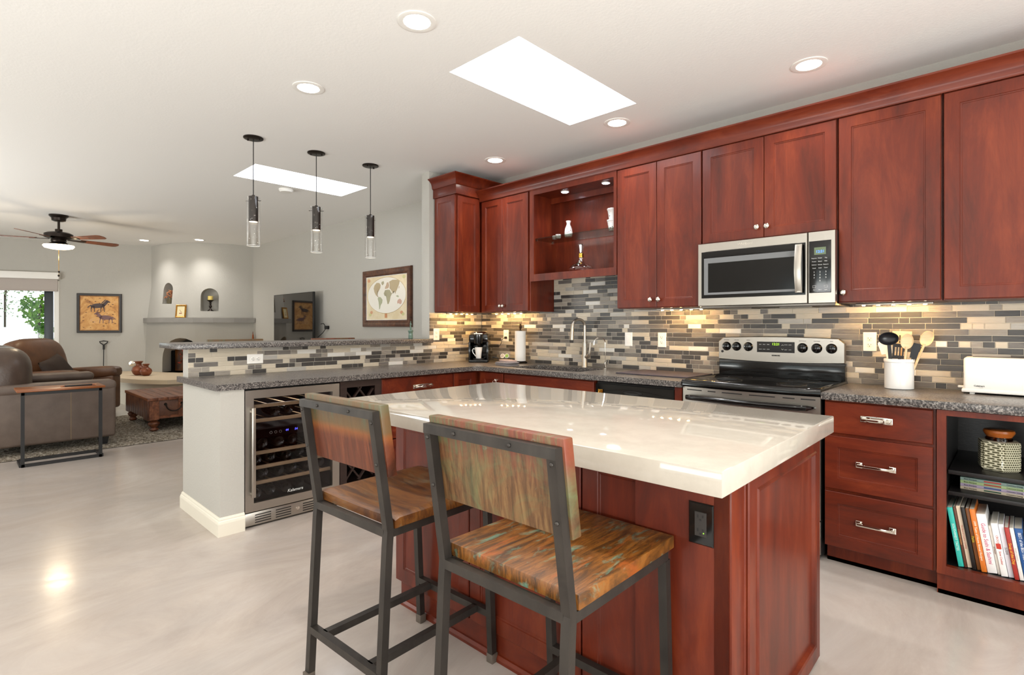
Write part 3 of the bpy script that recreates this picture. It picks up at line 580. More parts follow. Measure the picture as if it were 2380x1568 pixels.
MB(TM).box(3.262, 3.322, z1-.135, z1-.093, .0345, .0356).build('display', M['lcdback'], pn)
F3 = lambda x, z: frame((x, -.4212, z), (1, 0, 0), (0, 0, 1))
text('digits', '12:21', .02, F3(3.293, z1-.118), M['lcd_blue'], pn)
for r, row in enumerate((('Popcorn', 'Potato', 'Veg'), ('Frozen', 'Baked', 'Melt'), ('Defrost', 'Reheat', 'Rewarm'), ('Cook', 'Hold', 'Timer'))):
    for k, w_ in enumerate(row): text('lettering', w_, .0078, F3(3.262+k*.03, z1-.155-r*.019), M['print_w'], pn)
for r, row in enumerate(('123', '456', '789')):
    for k, w_ in enumerate(row): text('lettering', w_, .0125, F3(3.262+k*.03, z1-.235-r*.0165), M['print_w'], pn)
text('lettering', '0', .0125, F3(3.292, z1-.285), M['print_w'], pn)
for k in (0, 2): MB(frame((3.262+k*.03, -.4202, z1-.318), (1, 0, 0), (0, 0, 1))).tube([(-.008, -.006, 0), (.008, -.006, 0), (.008, .006, 0), (-.008, .006, 0)], .0008, 4, closed=True).build('button', M['print_w'], pn)
for k in range(3): text('lettering', ('Fan', 'Start', 'Light')[k], .0078, F3(3.262+k*.03, z1-.337), M['print_w'], pn)
text('lettering', 'Whirlpool', .022, frame((2.87, -.4175, z1-.027), (1, 0, 0), (0, 0, 1)), M['chrome'], dr, shear=.1)

# ================================================================ RANGE
rg = thing('range', 'stainless electric range with a black glass cooktop and raised control panel', 'stove', (2.953, -.33, 0))
x0, x1 = 2.562, 3.346; xm = (x0+x1)/2
b = MB(); b.box(x0, x1, -.60, -.015, .02, .90); b.build('body', M['blackm'], rg)
b = MB(); NB = 12; bow = lambda x: .028*(1-((x-xm)/(x1-xm))**2)
front = [(x0+(x1-x0)*i/NB, -.64-bow(x0+(x1-x0)*i/NB)) for i in range(NB+1)]
outl = [(x0-.003, -.03)]+[(x0-.003 if i == 0 else (x1+.003 if i == NB else p[0]), p[1]) for i, p in enumerate(front)]+[(x1+.003, -.03)]
cxm, cym = xm, -.33
def sc(k): return [(cxm+(x-cxm)*(1-k/.39), cym+(y-cym)*(1-k/.31)) for x, y in outl]
b.loops([[(x, y, z) for x, y in sc(k)] for k, z in ((.01, .889), (0, .893), (0, .922), (.006, .930), (.016, .932), (.022, .926))], True, True); ctp = b.build('cooktop', M['black'], rg, smooth=50)
for px, py, r in ((2.76, -.45, .1), (3.15, -.45, .08), (2.76, -.2, .075), (3.15, -.2, .09)): MB().tube([(px+r*cos(2*pi*i/32), py+r*sin(2*pi*i/32), .9262) for i in range(32)], .0004, 4, closed=True).build('burner_ring', M['steel_d'], ctp)
b = MB(); b.box(x0+.002, x1-.002, -.075, -.02, .92, 1.035, .004)
for k in range(3): b.box(x0+.02, x1-.02, -.082-.006*k, -.07, .93+.006*(2-k), .934+.006*(2-k))
b.build('back_riser', M['black'], rg)
# control panel: stainless, crowned top, bottom edge bowed down
b = MB(FY(0, -.05)); N = 24; fr_, bk = [], []
for i in range(N+1):
    t = i/N; u = x0+.002+(x1-x0-.004)*t; e = min(t, 1-t); zt = 1.188+.010*sin(pi*t)-(.028*max(0, 1-e/.035)**2); fr_.append((u, zt))
bot = [(x0+.002+(x1-x0-.004)*(1-i/N), 1.036-.012*sin(pi*i/N)) for i in range(N+1)]
poly = fr_+bot
b.loops([[(u, v, 0) for u, v in poly], [(u, v, .028) for u, v in poly], [(xm+(u-xm)*.992, 1.11+(v-1.11)*.95, .034) for u, v in poly]]); pan = b.build('control_panel', M['steel'], rg, smooth=30)
b = MB(FY(0, -.084)); b.rings(2.828, 3.062, 1.092, 1.163, [(0, 0), (0, .002), (.004, .003)]); ds = b.build('clock_display', M['blackm'], pan)
FR = lambda x, z: frame((x, -.0875, z), (1, 0, 0), (0, 0, 1))
text('digits', '12:21', .022, FR(2.948, 1.147), M['lcd_green'], ds)
for k, (dx, dz) in enumerate(((-.095, .016), (-.07, .016), (-.045, .016), (-.095, -.016), (-.07, -.016), (-.045, -.016), (.065, .016), (.09, .016), (.065, -.016), (.09, -.016))): text('lettering', ('BAKE', 'BROIL', 'TIMER', 'CLEAN', 'START', 'CLEAR', 'CLOCK', 'HOUR', 'LIGHT', 'LOCK')[k], .0062, FR(2.945+dx, 1.128+dz), M['print_w'], ds)
for s in (-1, 1): MB(FR(2.99, 1.128+s*.014)).tube([(-.006, -.003*s, 0), (0, .003*s, 0), (.006, -.003*s, 0)], .0009, 4).build('arrow', M['print_w'], ds)
text('lettering', 'KENMORE', .011, FR(2.948, 1.072), M['print_k'], pan, bold=.0003)
for i, kx in enumerate((2.622, 2.691, 2.770, 3.109, 3.191, 3.273)):
    T = frame((kx, -.084, 1.127), (1, 0, 0), (0, 0, 1)); b = MB(T); b.lathe([(.031, 0), (.031, .004), (.026, .01), (.023, .016), (.012, .018)], (0, 0, 0), 24); k_ = b.build('knob', M['black'], pan)
    b = MB(T); b.box(-.005, .005, -.021, .021, .012, .028, .002); b.build('grip', M['black'], k_); text('lettering', ('LEFT FRONT', 'LEFT REAR', 'CENTER', 'RIGHT FRONT', 'RIGHT REAR', 'OVEN')[i], .0065, frame((kx, -.0852, 1.171), (1, 0, 0), (0, 0, 1)), M['print_k'], pan)
MB(frame((2.592, -.084, 1.09), (1, 0, 0), (0, 0, 1))).lathe([(.009, 0), (.009, .002)], (0, 0, 0), 14).build('badge', M['blackm'], pan)
# oven door
b = MB(); pts = [(p[0], p[1]+.012) for p in front]; b.loops([[(x0, -.60, z)]+[(x, y, z) for x, y in pts]+[(x1, -.60, z)] for z in (.22, .884)]); od = b.build('oven_door', M['steel'], rg)
b = MB(); pts2 = [(x0+.1+(x1-x0-.2)*i/10, 0) for i in range(11)]
ls = [[(x, -.6285-bow(x)-e, z) for x, _ in (pts2 if f else pts2)] for e, z, f in ((.0, .40, 1), (.0015, .40, 1), (.0015, .745, 1), (0, .745, 1))]
b.loops([list(r) for r in zip(*ls)]); b.build('oven_window', M['black'], od, smooth=0)
b = MB()
for u0, u1 in ((.03, .13), (.17, .22), (.26, .38), (.42, .56), (.60, .66), (.69, .76)):
    a, e = x0+u0, x0+u1; b.loops([[(x, -.6272-bow(x)-dy, z) for x, dy, z in ((a, 0, .864), (a, .002, .864), (a, .002, .870), (a, 0, .870))], [(x, -.6272-bow(x)-dy, z) for x, dy, z in ((e, 0, .864), (e, .002, .864), (e, .002, .870), (e, 0, .870))]])
b.build('vent_slots', M['blackm'], od)
b = MB(); P = []
for i in range(25):
    t = i/24; x = x0+.02+(x1-x0-.04)*t; P.append((x, -.632-bow(x)-.055*min(1, min(t, 1-t)/.05)**.5, .825))
ls = []
for i, p in enumerate(P):
    t = i/24; k = .35+.65*min(1, min(t, 1-t)/.05)**.5
    ls.append([(p[0], p[1]+.016*k*cos(a), p[2]+.016*k*sin(a)) for a in [2*pi*j/12 for j in range(12)]])
b.loops(ls); b.build('handle', M['black'], od)
b = MB(); b.box(x0+.002, x1-.002, -.62, -.6, .03, .21, .004); b.build('storage_drawer', M['steel'], rg)

# ================================================================ ISLAND
isl = thing('kitchen_island', 'cherry kitchen island with a thick cream quartz top', 'island', (2.737, -2.112, 0), .013)
def LB(): return MB()
b = LB(); b.box(-.893, .893, -.528, .528, .868, .930, .003); b.build('quartz_top', M['quartz'], isl, False)
b = LB(); b.box(-.70, .825, -.30, .50, .1, .867); b.box(-.66, .80, -.305, .45, 0, .1); b.box(.55, .83, -.325, -.30, .0, .867); b.box(.79, .83, -.325, -.2, 0, .867); b.build('carcass', M['cherry'], isl, False)
TI = FY(0, -.30)
for a, e in ((-.70, -.2), (-.197, .345), (.348, .79)): door_panel(TI, a, e, .1, .864, 'front_panel', M['cherry'], isl, stile=.06, world=False)
b = MB(TI); b.box(.792, .83, .0, .866, 0, .022, .002); b.build('corner_stile', M['cherry'], isl, False)
TE = FX(.825, 0); b = MB(TE); b.box(-.322, -.232, 0, .866, 0, .012, .001); b.build('end_stile', M['cherry'], isl, False)
b = MB(TE); b.rings(-.222, .528, .012, .864, [(0, 0), (0, .018), (.004, .022), (.062, .022), (.066, .027), (.074, .024), (.08, .012)]); b.build('end_panel', M['cherry'], isl, False)
b = MB(TE); b.tube([(-.227, .0, .008), (-.227, .866, .008)], .007, 10); b.build('bead', M['cherry'], isl, False)
b = LB(); b.sweep([(0, 0), (.014, 0), (.014, .012), (.008, .024), (0, .026)], [(-.66, .4), (-.66, -.31), (.80, -.31)]); b.build('shoe_moulding', M['cherry_h'], isl, False, smooth=0)
b = LB(); b.box(-.665, .79, -.312, -.30, 0, .1); b.build('toe_board', M['cherry_h'], isl, False)
oT = isl_T = Matrix.Translation((2.737, -2.112, 0)) @ Matrix.Rotation(.013, 4, 'Z') @ frame((.755, -.3245, .722), (1, 0, 0), (0, 0, 1))
ou = outlet(oT, 'dark bronze electrical outlet on the island front under the quartz top', dark=True)
MB(oT).box(.008, .0105, -.024, -.0215, .0075, .009).build('indicator', M['led_green'], ou)

# ================================================================ COUNTER STOOLS
def stool(name, label, seat, back, scoop, group, seat_z=.672, top_z=1.008, loc=(0, 0, 0), rz=0):
    s = thing(name, label, 'stool', loc, rz, group); w = .222; D = .445; q = .013; tw = .025; fz = seat_z-.062; k = fz
    def add(n, m, b, **kw): return b.build(n, m, s, False, **kw)
    for sx in (-1, 1):
        x = sx*(w-q); b = LB(); b.tube([(x, -.045, .03), (x, -.016, fz-.03), (x, -.012, fz+.02), (x, -.066, top_z-.013)], 0, sq=(tw, tw)); lg = add('leg', M['iron'], b, smooth=0)
        LB().box(x-.0155, x+.0155, -.0655, -.033, 0, .034, .002).build('foot_cap', M['rubber'], lg, False)
        for z in (seat_z+.17, seat_z+.30):
            yy = -.012-.054*(z-fz-.02)/(top_z-.013-fz-.02); LB().ell((x, yy-.0135, z), (.0055, .004, .0055), 10, 6).build('rivet', M['iron'], lg, False)
        b = LB(); b.tube([(x, D+.015, .03), (x, D-.012, fz)], 0, sq=(tw, tw)); lg = add('leg', M['iron'], b, smooth=0); LB().box(x-.0155, x+.0155, D, D+.031, 0, .034, .002).build('foot_cap', M['rubber'], lg, False)
    b = LB(); z = fz+q
    for p, q_ in (((-w+.02, -.013, z), (w-.02, -.013, z)), ((-w+.02, D-.012, z), (w-.02, D-.012, z))): b.bar(p, q_, tw, tw)
    for sx in (-1, 1): b.bar((sx*(w-q), 0, z), (sx*(w-q), D-.01, z), tw, tw)
    add('seat_frame', M['iron'], b, smooth=0)
    b = LB(); b.bar((-w+.0, -.0665, top_z-.0125), (w, -.0665, top_z-.0125), tw, tw); br = add('back_frame', M['iron'], b, smooth=0)
    for x in (-.1, .09): LB().ell((x, -.0805, top_z-.012), (.0055, .004, .0055), 10, 6).build('rivet', M['iron'], br, False)
    zr = .185; b = LB(); b.bar((-w+.02, -.0375, zr), (w-.02, -.0375, zr), tw, tw); b.bar((-w+.02, D+.008, zr), (w-.02, D+.008, zr), tw, tw)
    for x in (-.135, .135): b.bar((x, -.03, zr), (x, D, zr), tw, tw)
    add('footrest', M['iron'], b, smooth=0)
    # seat plank
    z1 = seat_z; n, m_ = 26, 26; hw = .225; y0_, y1_ = .003, .465
    if scoop:
        b = LB(); top = []
        for j in range(m_+1):
            row = []
            for i in range(n+1):
                u = i/n*2-1; t = j/m_; sink = .014*max(0, 1-(u/.92)**2)*max(0, 1-((t-.42)/.5)**2) + .0
                rim = .006*(max(0, abs(u)-.9)/.1)**2+.006*(max(0, abs(t*2-1)-.9)/.1)**2; ridge = .005*math.exp(-(u/.12)**2)*max(0, (t-.45)/.55)
                row.append(b.v((u*hw, y0_+(y1_-y0_)*t, z1-sink-rim+ridge)))
            top.append(row)
        for j in range(m_):
            for i in range(n): b.f([top[j][i], top[j][i+1], top[j+1][i+1], top[j+1][i]])
        border = [top[0][i] for i in range(n+1)]+[top[j][n] for j in range(1, m_+1)]+[top[m_][i] for i in range(n-1, -1, -1)]+[top[j][0] for j in range(m_-1, 0, -1)]
        low = [b.v((v.co.x, v.co.y, z1-.036)) for v in border]
        for i in range(len(border)): b.f([border[i], border[(i+1) % len(border)], low[(i+1) % len(border)], low[i]])
        b.f(low[::-1]); add('seat', seat, b, smooth=50)
    else: add('seat', seat, LB().box(-hw, hw, y0_, y1_, z1-.036, z1, .004))
    b = LB(); za, zb = seat_z+.128, top_z+.018; dy = .054/(top_z-.013-fz-.02); ya = lambda z: -.012-dy*(z-fz-.02)+.013
    b.loops([[(x, ya(za)+dy_, za) for x, dy_ in ((-.228, .0), (.228, .0), (.228, .034), (-.228, .034))], [(x, ya(zb)+dy_, zb) for x, dy_ in ((-.228, .0), (.228, .0), (.228, .034), (-.228, .034))]])
    bmesh.ops.bevel(b.bm, geom=list(b.bm.edges), offset=.004, segments=2, affect='EDGES', profile=.5); add('backrest', back, b)
    return s
stool('counter_stool', 'iron counter stool with a smooth scooped brown seat, left of the two at the island', M['seat1'], M['back1'], True, 'counter stools at the island', loc=(2.500, -2.915, 0), rz=.05)
stool('counter_stool', 'iron counter stool with patchy orange and teal plank seat, right one at the island', M['seat2'], M['back2'], False, 'counter stools at the island', loc=(3.205, -2.905, 0), rz=.02)
stool('bar_stool', 'tall bar stool behind the raised bar, its back showing left of the television', M['seat2'], M['back1'], False, 'bar stools behind the raised bar', .80, 1.136, (-.80, -2.15, 0), -pi/2)
stool('bar_stool', 'tall bar stool behind the raised bar, its back showing below the wall map', M['seat1'], M['back2'], False, 'bar stools behind the raised bar', .80, 1.132, (-.80, -1.235, 0), -pi/2)
for s_ in [o for o in C.objects if o.name.startswith('bar_stool')]: pass

# ================================================================ OUTLETS AND SWITCHES
outlet(frame((1.785, -.009, 1.160), (1, 0, 0), (0, 0, 1)), 'white rocker switch on the tiles right of the faucet', 'switch')
outlet(frame((2.085, -.009, 1.160), (1, 0, 0), (0, 0, 1)), 'white outlet on the tiles between the rocker switch and the range')
outlet(frame((3.46, -.009, 1.172), (1, 0, 0), (0, 0, 1)), 'white outlet on the tiles behind the utensil crock')
o5 = outlet(frame((.372, -.009, 1.172), (1, 0, 0), (0, 0, 1)), 'white outlet with a black plug behind the coffee maker')
outlet(frame((.009, -.61, 1.188), (0, 1, 0), (0, 0, 1)), 'white outlet on the wing wall tiles at the end of the raised bar')
outlet(frame((.009, -2.305, 1.024), (0, 1, 0), (0, 0, 1)), 'white horizontal outlet on the tiled half wall above the wine fridge', horizontal=True)

# ================================================================ FAUCETS
fc = thing('faucet', 'brushed nickel pull-down faucet with a high arc behind the sink', 'faucet', (1.40, -.09, .914))
fx, fy = 1.40, -.09
MB().lathe([(.027, 0), (.027, .006), (.024, .012), (.021, .2), (.019, .215)], (fx, fy, .914), 20).build('body', M['steel'], fc)
b = MB(); P = [(fx, fy, 1.12), (fx, fy, 1.26)]
for i in range(11): a = pi*i/10; P.append((fx-.012*(1-cos(a)), fy-.07*(1-cos(a)), 1.27+.055*sin(a)))
P.append((fx-.026, fy-.142, 1.24)); b.tube(P, .0125, 14); b.build('spout', M['steel'], fc)
b = MB(); b.tube([(fx-.026, fy-.142, 1.245), (fx-.028, fy-.146, 1.15)], [.0135, .017], 14); b.build('spray_head', M['steel'], fc)
b = MB(); b.tube([(fx, fy, 1.0), (fx+.045, fy-.01, 1.01), (fx+.062, fy-.012, 1.05), (fx+.066, fy-.012, 1.13)], [.017, .016, .011, .008], 12); b.build('lever', M['steel'], fc)
fl = thing('filter_faucet', 'slim chrome water filter tap right of the main faucet', 'faucet', (1.60, -.075, .914))
b = MB(); P = [(1.60, -.075, .914), (1.60, -.075, 1.13)]
for i in range(1, 11): a = pi*i/10; P.append((1.60-.036*(1-cos(a)), -.075-.03*(1-cos(a)), 1.13+.04*sin(a)))
P.append((1.527, -.136, 1.11)); b.tube(P, .004, 8); b.build('spout', M['chrome'], fl)
b = MB(); b.lathe([(.016, 0), (.016, .004), (.011, .01), (.011, .05), (.006, .055)], (1.60, -.075, .914), 14); b.lathe([(.004, 0), (.004, .03)], (1.60, -.075, .955), 8, 'x'); b.build('base', M['chrome'], fl)
b = MB(); b.tube([(1.628, -.075, .955), (1.63, -.075, .99)], [.004, .006], 8); b.build('lever', M['chrome'], fl)

# ================================================================ COUNTER ITEMS
cm = thing('coffee_maker', 'black single-serve coffee maker in the counter corner', 'coffee maker', (.225, -.235, .914), radians(40))
b = LB(); b.box(-.095, .095, -.0, .14, .0, .20, .018); b.box(-.095, .095, -.14, .0, .0, .028, .01); b.box(-.095, .095, -.12, .14, .19, .275, .02); b.build('body', M['black'], cm, False)
for sx in (-1, 1): LB().box(sx*.088-.009, sx*.088+.009, -.11, .02, .02, .2, .004).build('side_wing', M['black'], cm, False)
b = LB(); b.lathe([(.088, 0), (.094, .004), (.092, .014), (.075, .026), (.045, .031)], (0, .0, .272), 28); b.build('silver_lid', M['chrome'], cm, False)
b = LB(); b.lathe([(.035, .0), (.052, .02), (.058, .09), (.058, .105)], (0, -.085, .165), 24); b.build('brew_head', M['black'], cm, False)
b = LB(); b.lathe([(.055, 0), (.055, .012)], (0, -.09, .026), 24); b.build('drip_tray', M['blackm'], cm, False)
mg = thing('mug', 'tall white latte mug on the coffee maker tray', 'mug', (.225+.09*sin(radians(40)), -.235-.09*cos(radians(40)), .953), radians(40))
b = LB(); b.lathe([(.024, 0), (.026, .003), (.030, .05), (.038, .108), (.0355, .108), (.028, .05), (.023, .006)], (0, 0, 0), 24, capt=True); b.build('cup', M['ceramic'], mg, False)
b = LB(); b.tube([(-.034, 0, .09), (-.052, 0, .095), (-.062, 0, .078), (-.055, 0, .055), (-.027, 0, .02)], .0042, 8); b.build('handle', M['ceramic'], mg, False)
MB().box(.368, .395, -.036, -.0185, 1.14, 1.165, .004).build('plug', M['blackm'], cm)
MB().tube([(.37, -.034, 1.15), (.35, -.045, 1.135), (.345, -.05, 1.10), (.33, -.07, 1.065), (.29, -.09, 1.06), (.25, -.10, 1.055)], .0032, 8).build('power_cord', M['blackm'], cm)
pw = thing('saucepan', 'small steel pan holding coffee pods beside the coffee maker', 'pan', (.50, -.165, .9145))
b = LB(); b.lathe([(.028, 0), (.036, .004), (.054, .04), (.056, .045), (.053, .044), (.034, .006)], (0, 0, 0), 24); b.build('bowl', M['steel'], pw, False)
b = LB(); b.tube([(-.05, -.01, .036), (-.075, -.02, .042), (-.12, -.04, .05)], [.006, .007, .008], 8); b.build('handle', M['nylon'], pw, False)
def pod(loc, tilt, col, label):
    p = thing('coffee_pod', label, 'coffee pod', loc); b = MB(Matrix.Rotation(radians(tilt), 4, 'X') @ Matrix.Rotation(radians(18), 4, 'Y')); b.lathe([(.015, -.03), (.019, 0), (.0225, .001), (.0225, .003)], (0, 0, 0), 18); b.build('cup', M['plastic'], p, False)
    b = MB(Matrix.Rotation(radians(tilt), 4, 'X') @ Matrix.Rotation(radians(18), 4, 'Y')); b.lathe([(.018, .003), (.018, .0036)], (0, 0, 0), 18); b.build('foil', col, p, False)
pod((.485, -.175, .979), 72, mat('pod_brown', '#b9a998', .4), 'coffee pod with a pale brown lid, left one in the steel pan'); pod((.526, -.157, .98), 72, mat('pod_green', '#8fb04c', .4), 'coffee pod with a green lid, right one in the steel pan')
ph = thing('paper_towel_holder', 'roll of white paper towels on a bronze stand with a pinecone finial', 'paper towels', (.655, -.105, .914))
b = MB(); b.lathe([(.052, .022), (.052, .308)], (.655, -.105, .914), 32); b.lathe([(.053, .022), (.053, .023)], (.655, -.105, .914), 32); b.build('paper_roll', M['paper'], ph)
b = MB(); b.lathe([(.06, .008), (.064, .012), (.06, .018), (.01, .02)], (.655, -.105, .914), 24)
b.build('stand', M['bronze'], ph)
for a in (.5, 2.6, 4.7): MB().ell((.655+.058*cos(a), -.105+.058*sin(a), .9205), (.01, .01, .0062), 10, 6).build('foot', M['bronze'], ph)
b = MB(); b.lathe([(.012, .306), (.02, .312), (.008, .318), (.006, .325), (.012, .332), (.0155, .345), (.013, .36), (.008, .372), (.002, .381)], (.655, -.105, .914), 10); b.build('finial', mat('finial_bronze', '#2f2318', .5, .5, bmp=(220, 1)), ph)
tw = thing('folded_towel', 'pink-grey dish towel folded on top of a grey one by the paper towels', 'towel', (.765, -.40, .914), radians(-10))
def cloth(sx, sy, z0, th, m, n, off=(0, 0)):
    b = LB(); ls = []
    for k in range(n):
        zz = z0+k*th; o_ = .006*(-1)**k; b.ell((off[0]+o_, off[1], zz+th/2), (sx, sy, th*.52), 28, 8, .35)
    return b.build('fold', m, tw, False)
cloth(.105, .075, .0, .0105, M['towel'], 3); cloth(.085, .05, .031, .009, M['towel2'], 2, (.0, .012))
dm = MB(); dm.loops([[(x, y, z) for x, y in ((1.935, -.44), (2.50, -.44), (2.50, -.03), (1.935, -.03))] for z in (.9145, .922)]); bmesh.ops.bevel(dm.bm, geom=list(dm.bm.edges), offset=.003, segments=2, affect='EDGES')
tag(dm.build('drying_mat', M['mat_d']), 'flat charcoal drying mat on the counter left of the range', 'mat')
# utensil crock and utensils
ck = thing('utensil_crock', 'white ceramic crock holding utensils right of the range', 'crock', (3.625, -.155, .914))
b = MB(); b.lathe([(.064, 0), (.069, .003), (.069, .148), (.072, .152), (.072, .166), (.070, .169), (.065, .168), (.063, .15), (.063, .01), (.02, .008)], (3.625, -.155, .914), 40); b.build('pot', M['ceramic'], ck)
def uten(name, label, base, tip, parts):
    t = thing(name, label, 'utensil', base, 0, 'utensils in the crock')
    d = Vector(tip)-Vector(base); L = d.length; rot = d.to_track_quat('Z', 'Y').to_matrix().to_4x4(); fc_ = Matrix.Translation(base) @ rot
    want = Vector((4.14, -3.85, 1.26))-Vector(tip); loc = rot.inverted().to_3x3() @ want; ang = math.atan2(loc.y, loc.x); T = fc_ @ Matrix.Rotation(ang+pi/2, 4, 'Z')
    parts(t, T, L); return t    # local -y faces the room
def p_ladle(t, T, L):
    MB(T).tube([(0, 0, 0), (0, 0, L-.03)], 0, sq=(.018, .006)).build('shaft', M['nylon'], t)
    b = MB(T); ls = []
    for r, d in ((.001, .012), (.022, .008), (.038, -.004), (.048, -.02), (.046, -.02), (.036, -.008), (.02, .002), (.001, .004)): ls.append([(r*cos(a), d*1.0-.0, L+r*sin(a)*.78) for a in [2*pi*i/24 for i in range(24)]])
    b.loops(ls); b.build('bowl', M['nylon'], t)
def p_spoon(t, T, L):
    MB(T).tube([(0, 0, 0), (0, 0, L-.03)], .006, 8).build('shaft', M['spoonwood'], t); b = MB(T); ls = []
    for r, d in ((.001, .008), (.7, .006), (1, -.002), (.97, -.004), (.8, .001), (.3, .003), (.001, .003)): ls.append([(r*.030*cos(a), d, L+r*.044*sin(a)) for a in [2*pi*i/22 for i in range(22)]])
    b.loops(ls); b.build('bowl', M['spoonwood'], t)
def p_turner(m, slots, w=.04, h=.085, tpr=.8):
    def f(t, T, L):
        MB(T).tube([(0, 0, 0), (0, 0, L-h/2+.006)], 0, sq=(.014, .007)).build('shaft', m, t)
        if not slots: b = MB(T); b.loops([[(x, y, z) for x, z in ((-w*tpr, L-h/2), (w*tpr, L-h/2), (w, L+h/2-.01), (w*.8, L+h/2), (-w*.8, L+h/2), (-w, L+h/2-.01))] for y in (-.003, .003)]); b.build('blade', m, t); return
        b = MB(T); n = 5; gw = .0036; z0_, z1_ = L-h/2, L+h/2
        b.box(-w, w, -.003, .003, z0_, z0_+.018); b.box(-w, w, -.003, .003, z1_-.02, z1_); step = 2*w/n
        for k in range(n): b.box(-w+k*step+(gw if k else 0), -w+(k+1)*step-(gw if k < n-1 else 0), -.003, .003, z0_+.018, z1_-.02)
        b.build('blade', m, t)
    return f
cz = .93
uten('ladle', 'black nylon ladle leaning left out of the white crock', (3.60, -.185, cz), (3.583, -.20, 1.197), p_ladle)
uten('spatula', 'wide slotted wooden turner standing at the back of the crock', (3.625, -.112, cz), (3.632, -.108, 1.195), p_turner(M['spoonwood'], True, .045, .085))
uten('wooden_spoon', 'pale wooden spoon standing upright in the crock', (3.645, -.195, cz), (3.668, -.205, 1.183), p_spoon)
uten('wooden_spoon', 'pale wooden spoon leaning far right out of the crock', (3.658, -.145, cz), (3.748, -.135, 1.198), p_spoon)
uten('spatula', 'white spatula leaning left behind the ladle in the crock', (3.60, -.125, cz), (3.555, -.105, 1.142), p_turner(M['ceramic'], False, .034, .075))
uten('spatula', 'black slotted turner in the middle of the crock', (3.618, -.155, cz), (3.63, -.16, 1.125), p_turner(M['nylon'], True, .034, .085))
uten('spatula', 'black nylon turner seen edge-on beside the wooden spoon', (3.655, -.168, cz), (3.70, -.172, 1.13), p_turner(M['nylon'], False, .02, .085))
# toaster
ts = thing('toaster', 'long white toaster on the counter at the right edge', 'toaster', (4.09, -.12, .914))
b = MB(); b.box(3.905, 4.30, -.185, -.045, .932, 1.105, .016, seg=4); bd = b.build('shell', M['plastic'], ts)
b = MB(); b.box(3.898, 4.307, -.19, -.04, .922, .94, .004)
for px in (3.94, 4.27):
    for py in (-.17, -.06): b.box(px-.01, px+.01, py-.008, py+.008, .914, .924)
b.build('base', M['plastic'], ts)
MB().box(3.94, 4.26, -.135, -.095, 1.1, 1.1062).build('bread_slot', M['slot'], ts)
b = MB(); b.box(3.878, 3.907, -.125, -.105, .938, .95, .004); b.build('lever', M['plastic'], ts)
text('lettering', 'Cuisinart', .0115, frame((3.968, -.1853, .957), (1, 0, 0), (0, 0, 1)), M['print_k'], bd, bold=.0003); text('lettering', 'TOASTER', .004, frame((3.975, -.1853, .949), (1, 0, 0), (0, 0, 1)), M['print_g'], bd)
# display cabinet contents
def dots(parent, r_of, c, n, z0, z1, seed):
    R = random.Random(seed); b = MB()
    for k in range(n):
        z = z0+(z1-z0)*R.random(); a = R.uniform(pi*1.1, pi*2.05); r = r_of(z)+.0004; s = R.uniform(.0022, .0042)
        T = frame((c[0]+r*cos(a), c[1]+r*sin(a), c[2]+z), (-sin(a), cos(a), 0), (0, 0, 1)); bb = [T @ Vector((s*cos(q), s*sin(q), 0)) for q in [2*pi*i/7 for i in range(7)]]
        vs = [b.bm.verts.new(p) for p in bb]; f = b.bm.faces.new(vs); f.material_index = R.randint(0, 1)
    return b.build('painted_dots', [M['print_k'], mat('dot_red', '#a8483c', .5)], parent, smooth=0)
def pottery(name, label, cat, prof, c, nd, seed, group=None):
    t = thing(name, label, cat, c, 0, group); b = MB(); b.lathe(prof, c, 28); b.build('body', M['ceramic'], t)
    def r_of(z):
        for (r0, z0_), (r1, z1_) in zip(prof, prof[1:]):
            if z0_ <= z <= z1_ and z1_ > z0_: return r0+(r1-r0)*(z-z0_)/(z1_-z0_)
        return prof[0][0]
    zz = max(p[1] for p in prof); dots(t, r_of, c, nd, .012, zz*.85, seed); return t
GZ = 2.0365; cup = [(.016, 0), (.022, .004), (.024, .02), (.023, .034), (.021, .034), (.02, .01)]
pottery('sake_cup', 'small white speckled cup, left of the pair on the glass shelf', 'cup', cup, (1.118, -.15, GZ), 8, 1); pottery('sake_cup', 'small white speckled cup, right of the pair on the glass shelf', 'cup', [(r*1.05, z*1.1) for r, z in cup], (1.172, -.17, GZ), 8, 2)
pottery('sake_bottle', 'white speckled sake bottle in the middle of the glass shelf', 'bottle', [(.026, 0), (.032, .005), (.036, .04), (.03, .075), (.018, .105), (.015, .118), (.022, .138), (.021, .142), (.013, .12)], (1.285, -.17, GZ), 20, 3)
bowl = [(.03, 0), (.032, .006), (.036, .03), (.043, .075), (.047, .079), (.047, .088), (.043, .088), (.036, .03), (.02, .01)]
pottery('cup', 'white speckled tumbler, lower of the stacked pair at the right end of the glass shelf', 'cup', bowl, (1.735, -.17, GZ), 20, 4); pottery('cup', 'white speckled tumbler, upper of the stacked pair at the right end of the glass shelf', 'cup', [(r*.95, z) for r, z in bowl[:5]]+[(.046, .088), (.044, .09), (.03, .088), (.01, .086)], (1.735, -.17, GZ+.0885), 16, 5)
dc = thing('decanter', 'clear glass ship decanter with a gold collar and crystal stopper in the display cabinet', 'decanter', (1.468, -.235, 1.72))
b = MB(); b.lathe([(.07, 0), (.098, .008), (.108, .024), (.095, .044), (.05, .066), (.026, .085), (.018, .105), (.018, .125)], (1.468, -.235, 1.7205), 40, capt=False)
dgm = bpy.data.materials.new('decanter_glass'); dgm.use_nodes = True; P_ = dgm.node_tree.nodes['Principled BSDF']; P_.inputs['Transmission Weight'].default_value = 1; P_.inputs['Roughness'].default_value = 0; P_.inputs['IOR'].default_value = 1.3
b.build('flask', glass('decanter_clear', '#fff2ee', .17, 1.5), dc)
